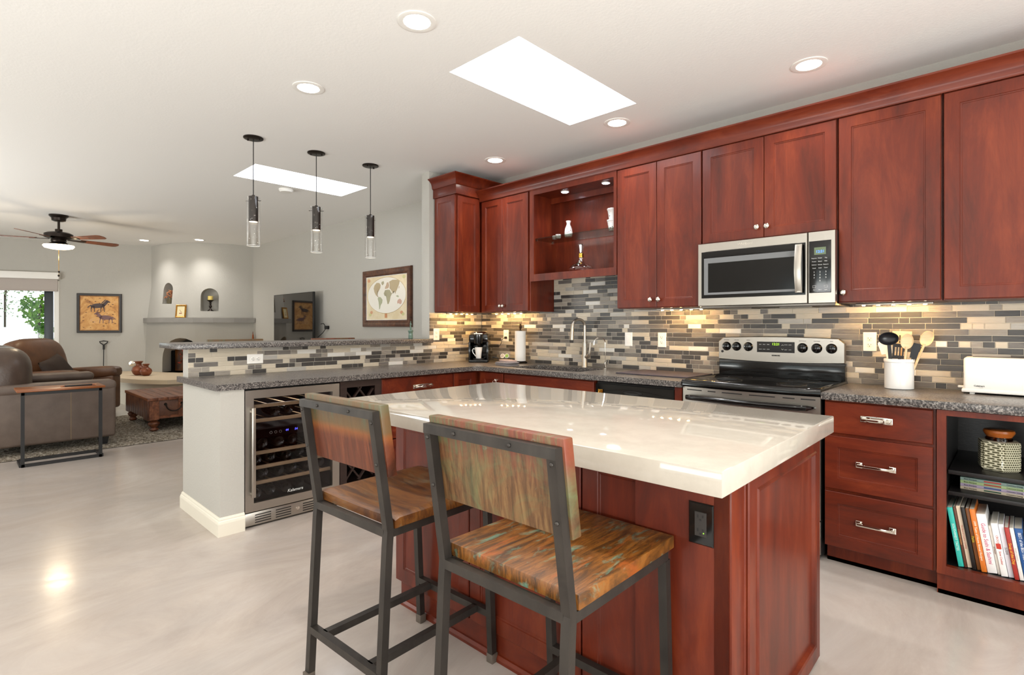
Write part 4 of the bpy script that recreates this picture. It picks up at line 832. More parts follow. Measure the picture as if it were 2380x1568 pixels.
MB().lathe([(.020, .118), (.022, .125), (.02, .14), (.022, .15), (.018, .153)], (1.468, -.235, 1.7205), 20).build('collar', M['brass'], dc)
b = MB(); b.lathe([(.012, .153), (.014, .16), (.026, .222), (.02, .23), (.004, .232)], (1.468, -.235, 1.7205), 8); b.build('stopper', glass('crystal', '#fbf6f6', .3, 2), dc, smooth=0)
# open shelf contents
jr = thing('canister', 'green and cream woven-pattern canister with a round wooden lid on the black shelf', 'canister', (4.05, -.42, .588), radians(12))
def _weave():
    m, N, L, P = newmat('woven_pattern'); v = coords(N, L, (1, 1, 1)); t = N.new('ShaderNodeTexBrick'); t.offset = .5; t.inputs['Color1'].default_value = lin('#4c4a36'); t.inputs['Color2'].default_value = lin('#5d5b45'); t.inputs['Mortar'].default_value = lin('#cfcab0')
    t.inputs['Scale'].default_value = 38; t.inputs['Mortar Size'].default_value = .07; t.inputs['Brick Width'].default_value = .5; t.inputs['Row Height'].default_value = .4
    sp = N.new('ShaderNodeSeparateXYZ'); cb_ = N.new('ShaderNodeCombineXYZ'); ad = N.new('ShaderNodeMath'); L.new(v, sp.inputs[0]); L.new(sp.outputs[0], ad.inputs[0]); L.new(sp.outputs[1], ad.inputs[1]); L.new(ad.outputs[0], cb_.inputs[0]); L.new(sp.outputs[2], cb_.inputs[1]); L.new(cb_.outputs[0], t.inputs['Vector'])
    L.new(t.outputs['Color'], P.inputs['Base Color']); P.inputs['Roughness'].default_value = .2; return m
hexa = lambda r: [(r*cos(pi/3*i+pi/6), r*sin(pi/3*i+pi/6)) for i in range(6)]
b = LB(); b.loops([[(x, y, z) for x, y in hexa(r)] for r, z in ((.07, 0), (.079, .008), (.082, .02), (.082, .128), (.079, .136), (.05, .139))]); bmesh.ops.bevel(b.bm, geom=[e for e in b.bm.edges if abs(e.verts[0].co.z-e.verts[1].co.z) > .05], offset=.01, segments=3, affect='EDGES'); b.build('body', _weave(), jr, False)
b = LB(); b.lathe([(.05, .136), (.05, .15), (.046, .152), (.046, .168), (.05, .17)], (0, 0, 0), 30); b.build('neck', glass('amber_glass', '#a06a3a', .1), jr, False)
b = LB(); b.lathe([(.046, .155), (.055, .17), (.058, .176), (.056, .186), (.05, .189)], (0, 0, 0), 30); b.build('lid', M['spoonwood'] if False else wood('acacia_lid', ['#7a3d17', '#a3571f', '#b8692c'], (9, 3, 9), 2, .3, .02), jr, False)
cols = ['#8fa8a0', '#a9c08a', '#a89ab0', '#b7a994']; red = ['#b8453a', '#a03a2c', '#2d4a7a', '#27452f']
for k in range(4):
    z = .4895+k*.0142; g = thing('magazine_volume', ('lowest beige', 'second lowest mauve', 'second highest pale green', 'topmost blue-green')[k]+' magazine volume in the flat stack under the canister shelf', 'magazine', (4.07, -.4, z), 0, 'flat stack of magazines')
    b = MB(); b.box(3.915, 4.27, -.515, -.30, z, z+.0138, .001); bd = b.build('cover', mat('mag_cover', cols[3-k], .35), g)
    b = MB(); b.box(4.0, 4.06, -.5156, -.5148, z+.004, z+.0105); b.build('title_bar', mat('mag_bar', red[3-k], .4), g)
    text('lettering', 'Best Recipes', .009, frame((3.952, -.516, z+.007), (1, 0, 0), (0, 0, 1)), M['print_k'], g); text('lettering', 'Country Living', .009, frame((4.105, -.516, z+.007), (1, 0, 0), (0, 0, 1)), M['print_k'], g)
# cookbooks: (name suffix, spine colour, bottom-left x, thickness, height, title, title colour, size, label)
books = [('#35b9ac', 3.914, .0205, .27, 'SOUTHWEST TASTES', '#e8fbf6', .013, 'teal cookbook at the left end of the bottom shelf'),
 ('#5f3324', 3.9355, .010, .275, 'COOKING ITALIAN', '#d9a060', .008, 'thin dark brown cookbook next to the teal one'),
 ('#ead6bd', 3.9465, .0165, .28, 'The Best of Country Cooking', '#c96a5a', .009, 'cream cookbook with faded red title'),
 ('#1a1615', 3.964, .0155, .28, '', '#000000', .01, 'plain black cookbook between the cream and the food-photo one'),
 ('#7d4a22', 3.9805, .0145, .277, 'Pasta', '#e8d93a', .014, 'cookbook with a brown food-photo spine and yellow lettering'),
 ('#d9772b', 3.996, .0195, .28, '1999 Taste of Home Annual Recipes', '#fdf2df', .012, 'thick orange annual cookbook'),
 ('#efedec', 4.0165, .034, .262, 'Guide to Sushi & Sashimi', '#c2376b', .021, 'thick white sushi cookbook with pink title'),
 ('#e9e2da', 4.0515, .010, .215, '365 Recipes', '#7a2f26', .007, 'thin off-white booklet beside the sushi cookbook'),
 ('#f3f1ef', 4.0625, .024, .232, 'CROCK-POT  Slow Cooker', '#c23a2c', .011, 'white slow cooker cookbook with a red mark'),
 ('#dddbe2', 4.0875, .0185, .232, 'SUSHI', '#55555c', .012, 'pale lilac cookbook with grey title'),
 ('#a8322a', 4.107, .0155, .225, 'Soup of the Day', '#f2c53d', .014, 'red cookbook with yellow lettering'),
 ('#efebe6', 4.1235, .0145, .225, 'Simple Suppers', '#c9bdb0', .009, 'white cookbook between the red and blue ones'),
 ('#1f4f8c', 4.139, .028, .225, 'BEST of the BEST from COLORADO', '#f1f5fa', .015, 'blue cookbook with white capital lettering'),
 ('#201c1c', 4.168, .02, .215, '', '#000000', .01, 'black cookbook right of the blue one')]
zb_ = .1405
for i, (col, bx, th, ht, title, tc, ts_, lab) in enumerate(books):
    lean = .158
    g = thing('cookbook', lab+', leaning left', 'book', (bx+.003, -.5, zb_)); T = Matrix.Translation((bx, 0, zb_)) @ Matrix.Rotation(-lean, 4, 'Y')
    dp = .20+.01*(i % 3); yf = -.592+.004*((i*7) % 5)
    T = T @ Matrix.Translation((0, 0, th*sin(lean) if False else 0)); b = MB(T); b.box(0, th-.0008, yf, yf+dp, th*sin(lean)*0+.0005, ht, .0012); b.build('cover', mat('book_'+str(i), col, .35), g)
    b = MB(T); b.box(.0015, th-.0024, yf+.008, yf+dp-.004, ht-.004, ht+.0006); b.build('pages', M['page'], g)
    if title:
        Tt = T @ frame((th/2, yf-.0006, ht/2), (0, 0, -1), (1, 0, 0)); w_ = ts_*.52*len(title); k_ = min(1, (ht*.86)/w_); text('lettering', title, ts_, Tt, mat('ink_'+str(i), tc, .5), g, sx=k_)
    if 'CROCK' in title: MB(T).box(.003, th-.004, yf-.0008, yf+.001, ht*.52, ht*.62).build('logo_patch', mat('crock_red', '#c23a2c', .4), g)
# ================================================================ CEILING FIXTURES
def downlight(x, y, label, power=26, spot=150, blend=1, col=(1, .965, .92)):
    s = thing('recessed_ceiling_light', label, 'ceiling light', (x, y, ZC)); b = MB()
    b.lathe([(.094, 0), (.094, -.004), (.088, -.006), (.066, -.004), (.064, 0)], (x, y, ZC), 36, capb=True, capt=True); b.build('trim_ring', M['white'], s)
    MB().lathe([(.064, -.0045), (.064, -.001)], (x, y, ZC), 32).build('lens', M['lamp'], s)
    l = bpy.data.lights.new('downlight_lamp', 'SPOT'); l.energy = power; l.spot_size = radians(spot); l.spot_blend = blend; l.color = col; l.shadow_soft_size = .055
    lo = bpy.data.objects.new('downlight_lamp', l); C.objects.link(lo); lo.parent = s; lo.location = (0, 0, -.02); return s
K = [(1.99, -2.283, 'round recessed ceiling light nearest the camera, above the island'), (.903, -2.318, 'round recessed ceiling light left of the big skylight'), (3.249, -.477, 'round recessed ceiling light above the tall right-hand wall cabinets'),
     (1.981, -.489, 'round recessed ceiling light at the near-right corner of the big skylight'), (.705, -.49, 'round recessed ceiling light above the inner cabinet corner')]
for x, y, l_ in K: downlight(x, y, l_, 28)
for x, y in ((3.08, -2.3), (4.2, -2.3), (4.5, -.48), (2.0, -4.2), (3.2, -4.3), (.8, -4.3), (5.3, -2.4), (5.3, -4.4), (-1.2, -4.3), (-3.1, -4.6), (-3.5, -6.0)): downlight(x, y, 'added fill light in the form of a recessed ceiling light, out of view', 28)['group'] = 'added fill lights out of view'  # unseen downlights added to raise the ambient light
downlight(-6.871, -1.581, 'small recessed ceiling light left of the fireplace corner, near the fan', 42, 125, 1); downlight(-6.131, -.935, 'small recessed ceiling light in front of the fireplace chimney', 42, 125, 1)
# pendants
pn = thing('pendant_light', 'clear glass cylinder pendant with bronze sleeve, nearest and largest of the row of three', 'pendant light', (-.267, -2.215, ZC), 0, 'pendants over the bar')
b = LB(); b.lathe([(.073, 0), (.073, -.008), (.068, -.011), (.001, -.011)], (0, 0, 0), 32); b.build('canopy', M['bronze'], pn, False)
b = LB(); b.lathe([(.007, -.011), (.006, -.022)], (.045, 0, 0), 8); b.lathe([(.007, -.011), (.006, -.022)], (-.045, 0, 0), 8); b.build('screws', M['bronze'], pn, False)
b = LB(); b.tube([(0, 0, -.01), (0, 0, -.465)], .0035, 8); b.build('cord', M['blackm'], pn, False)
b = LB(); b.lathe([(.012, -.455), (.012, -.465), (.035, -.467), (.035, -.662), (.032, -.664)], (0, 0, 0), 28); b.build('sleeve', M['bronze'], pn, False)
b = LB(); b.lathe([(.030, -.6645), (.030, -.667)], (0, 0, 0), 24); b.build('bulb_lens', M['pend_glow'], pn, False)
b = LB(); b.lathe([(.046, -.47), (.0475, -.468), (.049, -.47), (.049, -.853), (.0475, -.855), (.046, -.853)], (0, 0, 0), 32, capb=False, capt=False); L0 = b.bm; b.build('glass_cylinder', glass('pendant_glass', '#f7f7f6', .06, 2.6), pn, False)
b = LB(); b.lathe([(.0465, -.853), (.0465, -.856), (.0492, -.856), (.0492, -.853)], (0, 0, 0), 32, capb=False, capt=False); b.build('glass_rim', mat('frosted_rim', '#dcdcdc', .25), pn, False)
b = LB(); b.tube([(-.062, 0, -.50), (-.035, 0, -.50)], .0022, 6); b.tube([(.035, 0, -.50), (.062, 0, -.50)], .0022, 6); b.build('pin', M['bronze'], pn, False)
R = random.Random(4); b = LB()
for k in range(16): a = R.uniform(0, 2*pi); b.ell((.0475*cos(a), .0475*sin(a), -R.uniform(.6, .84)), (.0018, .0018, .0026), 6, 5)
b.build('bubbles', mat('glass_bubble', '#ffffff', .1), pn, False)
for o_ in pn.children: pass
P2 = dup(pn, (-.259, -1.698, ZC), .9, 'clear glass cylinder pendant with bronze sleeve, middle of the row of three'); P3 = dup(pn, (-.241, -1.182, ZC), 1.9, 'clear glass cylinder pendant with bronze sleeve, farthest of the row of three')
pn.rotation_euler = (0, 0, .7)
for x, y in ((-.267, -2.215), (-.259, -1.698), (-.241, -1.182)):
    l = bpy.data.lights.new('pendant_lamp', 'SPOT'); l.energy = 5; l.spot_size = radians(70); l.color = (1, .85, .65); l.shadow_soft_size = .025; lo = bpy.data.objects.new('pendant_lamp', l); C.objects.link(lo); lo.location = (x, y, ZC-.68)
tag(MB().lathe([(.075, 0), (.075, -.012), (.06, -.03), (.02, -.033)], (-1.673, -1.35, ZC), 32).build('smoke_detector', M['white']), 'round white smoke detector on the ceiling beyond the far skylight', 'smoke detector')
# ceiling fan
FX0, FY0 = -5.224, -2.885
fn = thing('ceiling_fan', 'bronze five-blade ceiling fan with a lit lamp over the sitting area', 'ceiling fan', (FX0, FY0, ZC))
b = LB(); b.lathe([(.105, 0), (.105, -.015), (.08, -.04), (.075, -.075), (.05, -.085)], (0, 0, 0), 28); b.build('canopy', M['bronze'], fn, False)
LB().tube([(0, 0, -.08), (0, 0, -.21)], .014, 12).build('downrod', M['bronze'], fn, False)
b = LB(); b.lathe([(.04, -.19), (.04, -.225), (.12, -.235), (.155, -.255), (.155, -.30), (.11, -.315), (.08, -.325), (.085, -.345), (.075, -.37)], (0, 0, 0), 32); b.build('motor_housing', M['bronze'], fn, False)
b = LB(); b.lathe([(.075, -.36), (.11, -.385), (.155, -.40), (.155, -.405)], (0, 0, 0), 32); b.build('lamp_collar', M['bronze'], fn, False)
b = LB(); b.lathe([(.162, -.403), (.168, -.415), (.15, -.44), (.09, -.455), (.02, -.458)], (0, 0, 0), 32); b.build('lamp_bowl', M['lamp_fan'], fn, False)
for k, dg in enumerate((62, -10, -82, -154, 134)):
    a = radians(dg)+radians(43.822); R_ = Matrix.Rotation(a, 4, 'Z') @ Matrix.Translation((0, 0, -.315)) @ Matrix.Rotation(radians(-12), 4, 'X')
    b = MB(R_); pts = [(.24, -.045), (.66, -.068), (.70, -.05), (.715, 0), (.70, .05), (.66, .068), (.24, .045)]; b.prism(pts, -.003, .003); bl = b.build('blade', M['fanblade'], fn, False)
    b = MB(R_); b.loops([[(x, y, z) for x, y in ((.1, -.02), (.3, -.038), (.31, 0), (.3, .038), (.1, .02))] for z in (-.009, -.0035)]); b.build('blade_iron', M['bronze'], bl, False)
for sx, ln in ((-.012, .35), (.02, .30)):
    b = LB(); b.tube([(sx, 0, -.455), (sx, 0, -.455-ln)], .0016, 6); ch = b.build('pull_chain', M['brass'], fn, False); b = LB(); b.ell((sx, 0, -.46-ln), (.011, .011, .016), 10, 8); b.build('pull_knob', M['bronze'], ch, False)
l = bpy.data.lights.new('fan_lamp', 'POINT'); l.energy = 12; l.color = (1, .8, .55); l.shadow_soft_size = .1; lo = bpy.data.objects.new('fan_lamp', l); C.objects.link(lo); lo.location = (FX0, FY0, ZC-.56)

# ================================================================ BAR TOP BOTTLE
bt = thing('glass_bottle', 'green glass bottle with a figure stopper on the end of the raised bar', 'bottle', (-.09, -.84, 1.147))
b = LB(); b.lathe([(.018, 0), (.022, .004), (.0215, .03), (.019, .055), (.022, .066), (.026, .072), (.024, .082), (.012, .086)], (0, 0, 0), 20); b.build('body', M['bottle_g'], bt, False)
b = LB(); b.tube([(0, 0, .084), (.002, 0, .10), (-.003, 0, .12), (.003, 0, .138), (.0, 0, .155), (.002, 0, .17)], [.007, .009, .006, .008, .004, .002], 8); b.tube([(0, 0, .13), (-.012, 0, .145)], .003, 6); b.build('figure_stopper', M['bottle_g'], bt, False)

# ================================================================ FIREPLACE CORNER
arc = [(-7.66, -1.32), (-7.22, -1.26), (-6.94, -1.17), (-6.70, -1.04), (-6.52, -.86), (-6.40, -.62), (-6.31, -.34), (-6.25, .01)]
def arcz(off):
    out = []
    for i, (x, y) in enumerate(arc):
        a = Vector(arc[max(i-1, 0)]); b_ = Vector(arc[min(i+1, len(arc)-1)]); d = (b_-a).normalized(); n = Vector((d.y, -d.x)); k = off*(1 if i < 5 else .3); out.append((x+n.x*k, y+n.y*k))
    return out
fp = thing('fireplace', 'rounded grey plaster corner fireplace with two arched niches', 'fireplace', (-6.8, -.8, 0))
b = MB(); b.loops([[(x, y, z) for x, y in arcz(off)+[(-6.3, .05), (-7.3, .05), (-7.85, -1.2)]] for off, z in ((.1, 0), (.09, .6), (.06, 1.38), (.0, 2.0), (0, ZC-.001))])
br = b.build('chimney_breast', M['wall'], fp, smooth=40)
def archcut(p0, p1, z0, z1, depth, fwd=.3):
    p0 = Vector((*p0, 0)); p1 = Vector((*p1, 0)); u = (p1-p0); w = u.length; u.normalize(); T = frame(p0, u, (0, 0, 1)); b = MB(T); r = w/2; pr_ = [(0, z0), (w, z0)]
    zs = z1-min(r, (z1-z0)*.6)
    for i in range(13): a = pi*i/12; pr_.append((r+r*cos(a), zs+(z1-zs)*sin(a)))
    b.loops([[(u_, v_, -depth) for u_, v_ in pr_], [(u_, v_, fwd) for u_, v_ in pr_]]); return b, T, pr_
for (p0, p1, za, zb2, dp) in (((-7.13, -1.20), (-6.90, -1.10), 1.67, 2.05, .16), ((-6.50, -.80), (-6.37, -.55), 1.54, 1.95, .17)):
    c_, T_, _ = archcut(p0, p1, za, zb2, dp); cut(br, c_)
c_, TFB, _ = archcut((-7.05, -1.22), (-6.47, -.70), .45, 1.06, .5); cut(br, c_)
fb, TFB2, pf = archcut((-7.05, -1.22), (-6.47, -.70), .452, 1.02, .42, -.2)
fb.bm.free(); b = MB(TFB); b.box(.03, .75, .451, 1.02, -.49, -.46); b.build('firebox_back', M['soot'], fp); 
b = MB(TFB); b.box(.02, .03, .451, .9, -.46, -.12); b.box(.75, .76, .451, .9, -.46, -.12); b.build('firebox_lining', M['soot'], fp)
b = MB(TFB); b.box(.05, .36, .452, .95, -.20, -.19); b.build('amber_screen', M['amber'], fp)
MP = [(-7.77, -1.43)]+[p for p in [(-7.3, -1.45), (-6.95, -1.36), (-6.64, -1.2), (-6.40, -.96), (-6.25, -.68), (-6.16, -.36), (-6.12, -.01)]]
b = MB(); b.loops([[(x, y, z) for x, y in MP+[(-6.5, -.01), (-7.0, -.5), (-7.60, -1.2)]] for z in (1.335, 1.418)]); b.build('mantel', M['mantel'], fp, smooth=0)
HP = [(-7.80, -1.86), (-7.3, -2.02), (-6.7, -2.1), (-6.1, -2.04), (-5.6, -1.88), (-5.25, -1.62), (-5.1, -1.2), (-5.04, -.6), (-5.02, -.015)]
b = MB(); b.loops([[(x, y, z) for x, y in HP+[(-6.3, -.015), (-7.4, -1.2)]] for z in (.385, .45)]); b.build('hearth_slab', M['hearth'], fp, smooth=30)
b = MB(); b.loops([[(x+(-.12 if x > -6 else 0)*1, y+(.12 if y < -1.2 else 0), z) for x, y in HP+[(-6.3, -.015), (-7.4, -1.2)]] for z in (0, .386)]); b.build('hearth_base', M['trim'], fp, smooth=30)
# dried leaves in the firebox
R = random.Random(9); lv = MB()
for k in range(40):
    c0 = TFB @ Vector((R.uniform(.2, .5), R.uniform(.47, .82), R.uniform(-.18, -.10))); d = Vector((R.gauss(0, 1), R.gauss(0, 1), R.gauss(.4, 1))).normalized(); s_ = Vector((R.gauss(0, 1), R.gauss(0, 1), R.gauss(0, 1))).cross(d).normalized()*.016; l1 = d*R.uniform(.05, .09)
    vs = [lv.bm.verts.new(c0+p) for p in (Vector(), l1*.5+s_, l1, l1*.5-s_)]; lv.bm.faces.new(vs)
tag(lv.build('dried_leaves', M['redleaf'], smooth=0), 'dried red leaf arrangement inside the fireplace opening', 'dried leaves', kind='stuff')
# niche contents
fl = thing('flower_arrangement', 'dried flowers in a mossy pot in the left arched niche', 'dried flowers', (-7.015, -1.145, 1.672))
b = LB(); b.lathe([(.05, 0), (.062, .01), (.068, .07), (.06, .1)], (0, 0, 0), 16); b.build('pot', M['moss'], fl, False)
R = random.Random(5); b = LB()
for k in range(70): a, t_ = R.uniform(0, 2*pi), R.random(); r = .095*(1-.5*t_)*R.random()**.4; b.ell((r*cos(a), r*sin(a), .1+.14*t_), (.016, .016, .011), 7, 5, rot=Matrix.Rotation(R.uniform(-1, 1), 3, 'X'))
b.build('blooms', M['petal'], fl, False)
ca = thing('candle_holder', 'turned dark wood candlestick in the right arched niche', 'candle holder', (-6.475, -.655, 1.542))
b = LB(); b.lathe([(.055, 0), (.05, .008), (.02, .03), (.012, .05), (.022, .075), (.025, .09), (.012, .11), (.018, .13), (.013, .15), (.03, .175), (.058, .195), (.056, .2)], (0, 0, 0), 20); b.build('stem', M['bronze'], ca, False)
cn = thing('candle', 'short cream pillar candle on the candlestick in the right niche', 'candle', (-6.475, -.655, 1.7425))
b = LB(); b.lathe([(.042, 0), (.043, .065), (.038, .07), (.02, .064)], (0, 0, 0), 24); b.build('wax', M['candle'], cn, False)
LB().tube([(0, 0, .064), (.002, 0, .078)], .0015, 6).build('wick', M['blackm'], cn, False)
gf = thing('picture_frame', 'small gold framed print standing on the fireplace mantel', 'picture', (-6.62, -1.09, 1.4185))
TG = frame((-6.62, -1.09, 1.4185), (.62, .785, 0), (-.16*.785, .16*.62, 1)); b = MB(TG); b.rings(-.085, .085, 0, .23, [(0, 0), (0, .018), (.008, .024), (.02, .018), (.026, .012)]); b.build('frame', M['gold'], gf)
MB(TG).box(-.06, .06, .026, .204, .0125, .0135).build('print', mat('cream_print', '#dccfa4', .6), gf)
b = MB(TG); b.box(-.025, .02, .07, .085, .0135, .0142); b.tube([(-.02, .14, .014), (-.005, .12, .014), (.003, .1, .014), (.015, .105, .014)], .003, 5); b.build('motif', mat('print_motif', '#9a4c3c', .6), gf)
def vase(label, loc, k):
    v = thing('clay_vase', label, 'vase', loc); b = LB(); b.lathe([(r*k, z*k) for r, z in [(.05, 0), (.085, .03), (.105, .085), (.09, .13), (.045, .165), (.038, .19), (.062, .225), (.066, .232), (.056, .23), (.03, .19)]], (0, 0, 0), 26); b.build('body', M['terracotta'], v, False)
    for s_ in (-1, 1): LB().tube([(s_*.098*k, 0, .095*k), (s_*.118*k, 0, .13*k), (s_*.085*k, 0, .14*k)], .009*k, 7).build('handle', M['terracotta'], v, False)
vase('taller reddish clay vase at the back of the pair on the hearth', (-6.56, -1.72, .4505), 1.0); vase('shorter reddish clay vase at the front of the pair on the hearth', (-6.36, -1.66, .4505), .84)
pk = thing('fireplace_broom', 'copper coloured hearth tool hanging beside the fireplace, just above the raised bar', 'hearth tool', (-6.12, -.05, 1.02)); b = LB(); b.lathe([(.02, -.16), (.024, -.02), (.016, .05), (.012, .1)], (0, 0, 0), 12); b.tube([(0, 0, .1), (.015, 0, .125), (0, 0, .15), (-.015, 0, .125), (0, 0, .1)], .004, 6); b.build('handle', mat('copper', '#8a4a26', .35, .6), pk, False)
# west wall things
ar = thing('wall_picture', 'dark framed ochre rock-art print on the wall left of the fireplace', 'picture', TW @ Vector((1.366, 1.15, .0)))
TA = TW @ Matrix.Translation((1.04, 1.152, .002)); b = MB(TA); b.rings(0, .653, 0, .702, [(0, 0), (0, .03), (.006, .034), (.036, .03), (.04, .016)]); b.build('frame', M['frame_k'], ar)
am = newmat('ochre_print'); m_, N, L, P = am; v = coords(N, L); c1 = ramp(N, L, noise(N, L, v, 5, 6, .7, 1), [(.3, '#8d5a30'), (.45, '#c98f48'), (.58, '#dba965'), (.7, '#c78f80')]); L.new(c1, P.inputs['Base Color']); P.inputs['Roughness'].default_value = .5
MB(TA).box(.04, .613, .04, .662, .0165, .018).build('print', m_, ar)
MB(TA).tube([(.048, .048, .0185), (.605, .048, .0185), (.605, .654, .0185), (.048, .654, .0185)], .004, 4, closed=True).build('inner_border', mat('plum_border', '#5a3040', .6), ar)
def beast(x, y, s, col, name, hd=1, horns=False):
    b = MB(TA); Q = lambda pts: flatp(b, [(x+hd*p[0]*s, y+p[1]*s) for p in pts])
    Q([(.105*cos(t)*(1-.1*sin(t)), .025+.042*sin(t)+.008*cos(t)) for t in [2*pi*i/20 for i in range(20)]]); Q([(.05, .04), (.09, .0), (.155, .085), (.125, .125)]); Q([(.115, .12), (.135, .13), (.185, .095), (.178, .08), (.14, .085)])
    for lx, k in ((-.085, -.012), (-.06, .012), (.055, -.012), (.08, .016)): Q([(lx-.014, .015), (lx+.014, .015), (lx+k+.005, -.04), (lx+k+.008, -.085), (lx+k-.004, -.085), (lx+k-.006, -.04)])
    Q([(-.10, .045), (-.09, .03), (-.15, -.015), (-.155, -.005)])
    if horns:
        for q in (0, .014): b.tube([(x+hd*(p[0]+q)*s, y+p[1]*s, .0188) for p in ((.13, .12), (.12, .155), (.10, .175))], .0035, 4)
    else: Q([(.06, .06), (.12, .13), (.11, .14), (.05, .075)])
    return b.build(name, mat('animal_'+name, col, .6), ar, smooth=0)
def flatp(b, pts):
    vs = [b.v((p[0], p[1], .0187)) for p in pts]; f = b.bm.faces.new(vs); bmesh.ops.triangulate(b.bm, faces=[f])
beast(.30, .46, 1.0, '#4a3c3a', 'grazing_animal'); beast(.42, .25, .95, '#7b5a58', 'horned_animal', -1, True)
b = MB(TA); R = random.Random(2)
for k in range(30): b.ell((R.uniform(.08, .57), R.uniform(.08, .62), .0186), (R.uniform(.006, .02), R.uniform(.004, .008), .0006), 7, 4)
b.build('brush_marks', mat('rock_marks', '#5b3321', .6), ar)
po = thing('fire_poker', 'black iron fire hook leaning against the wall under the rock-art print', 'fireplace tool', TW @ Vector((1.43, .0, .05)))
TPK = TW @ Matrix.Translation((1.43, 0, .04)); b = MB(TPK); b.tube([(0, 0, .05), (0, .85, 0)], .007, 8); b.build('rod', M['blackm'], po)
b = MB(TPK); b.tube([(0, .85, 0), (0, .93, 0)], .015, 10); b.tube([(0, .93, 0), (-.05, .97, 0), (-.06, .995, 0), (0, 1.005, 0), (.06, .995, 0), (.05, .97, 0), (0, .93, 0)], .009, 8); b.build('loop_handle', M['blackm'], po)
gv = thing('gas_valve', 'round chrome gas key plate on the wall beside the clay vases', 'valve', TW @ Vector((1.845, .58, 0))); b = MB(TW); b.lathe([(.05, .0), (.05, .006), (.02, .014), (.012, .016)], (1.845, .58, 0), 24); b.build('plate', M['chrome'], gv)
MB(TW).box(1.84, 1.85, .573, .587, .012, .022).build('key_slot', M['slot'], gv)

# ================================================================ TELEVISION AND MAP
tv = thing('television', 'large flat black television mounted on an arm on the far wall', 'television', (-4.21, -.12, .98))
b = MB(); b.box(-4.917, -3.507, -.16, -.125, .985, 1.785, .004); b.build('casing', M['blackm'], tv)
MB().box(-4.905, -3.519, -.1625, -.16, .997, 1.776).build('screen', mat('tv_screen', '#140f0b', .03, spec=.9), tv)
b = MB(); b.box(-4.35, -4.05, -.02, -.002, 1.2, 1.55); b.box(-4.25, -4.15, -.125, -.02, 1.33, 1.43); b.build('wall_mount', M['blackm'], tv)
c_ = thing('power_adapter', 'small black plug and cable on the wall behind the television', 'plug', (-3.36, -.03, 1.25)); MB().box(-3.38, -3.31, -.05, -.003, 1.225, 1.275, .006).build('plug', M['blackm'], c_)
MB().tube([(-3.36, -.04, 1.27), (-3.40, -.05, 1.31), (-3.46, -.06, 1.30)], .006, 6).build('cable', M['blackm'], c_); MB().tube([(-3.35, -.04, 1.23), (-3.42, -.05, 1.17), (-3.52, -.08, 1.10)], .005, 6).build('cable', M['blackm'], c_)
mp = thing('wall_map', 'antique style world map in a carved dark wood frame', 'map', (-1.775, -.02, 1.26))
T = FY(0, -.002); b = MB(T); b.rings(-2.327, -1.223, 1.258, 2.006, [(0, 0), (0, .02), (.008, .035), (.03, .04), (.055, .032), (.07, .036), (.088, .018)]); b.build('frame', M['frame_w'], mp, smooth=25)
def _mappaper():
    m, N, L, P = newmat('map_paper'); v = coords(N, L); L.new(ramp(N, L, noise(N, L, v, 6, 5), [(.35, '#d9c6a0'), (.65, '#e6d8b8')]), P.inputs['Base Color']); P.inputs['Roughness'].default_value = .25; return m
MB(T).box(-2.239, -1.311, 1.346, 1.918, .0185, .0195).build('paper', _mappaper(), mp)
MB(T).tube([(-2.236, 1.349, .0198), (-1.314, 1.349, .0198), (-1.314, 1.915, .0198), (-2.236, 1.915, .0198)], .005, 4, closed=True).build('paper_border', M['ceramic'], mp)
MX, MZ = -1.775, 1.665
def flat(b, pts, w, mi=0):
    vs = [b.v((MX+x*.44, MZ+y*.25, w)) for x, y in pts]; f = b.bm.faces.new(vs); f.material_index = mi; bmesh.ops.triangulate(b.bm, faces=[f])
b = MB(T); oval = [(1.0*cos(a), .93*sin(a)) for a in [2*pi*i/48 for i in range(48)]]; flat(b, oval, .0199); b.build('ocean_oval', mat('map_ocean', '#e9e4d8', .25), mp, smooth=0)
b = MB(T); b.tube([(MX+x*.44, MZ+y*.25, .0201) for x, y in oval], .0025, 4, closed=True); b.build('oval_rim', mat('map_rim', '#c2a878', .4), mp)
conts = [([(-.62, .55), (-.50, .68), (-.35, .66), (-.28, .55), (-.30, .40), (-.38, .25), (-.45, .15), (-.46, .02), (-.40, -.04), (-.44, -.06), (-.54, .04), (-.62, .2), (-.66, .4)], 0), ([(-.24, .70), (-.12, .74), (-.10, .62), (-.18, .52), (-.24, .6)], 1),
 ([(-.40, -.06), (-.28, -.08), (-.18, -.22), (-.20, -.38), (-.28, -.50), (-.32, -.68), (-.36, -.72), (-.37, -.5), (-.40, -.3), (-.44, -.15)], 2), ([(-.05, .26), (.08, .28), (.20, .26), (.26, .12), (.32, .08), (.24, -.08), (.20, -.3), (.14, -.45), (.08, -.46), (.04, -.25), (.02, -.06), (-.08, -.02), (-.12, .1)], 1),
 ([(-.05, .32), (-.05, .42), (.0, .5), (.04, .64), (.12, .66), (.17, .5), (.14, .38), (.08, .34)], 3), ([(.18, .34), (.20, .52), (.16, .68), (.34, .76), (.58, .74), (.70, .66), (.66, .50), (.62, .38), (.56, .24), (.50, .12), (.47, .02), (.43, .16), (.38, .18), (.35, .04), (.31, .16), (.25, .26)], 0),
 ([(.60, -.28), (.68, -.22), (.74, -.24), (.80, -.34), (.78, -.46), (.70, -.50), (.66, -.44), (.58, -.46), (.57, -.36)], 4), ([(.50, -.06), (.62, -.04), (.66, -.14), (.56, -.12)], 2), ([(.63, .30), (.66, .40), (.69, .42), (.67, .30)], 3)]
b = MB(T)
for pts, mi in conts: flat(b, pts, .0204, mi)
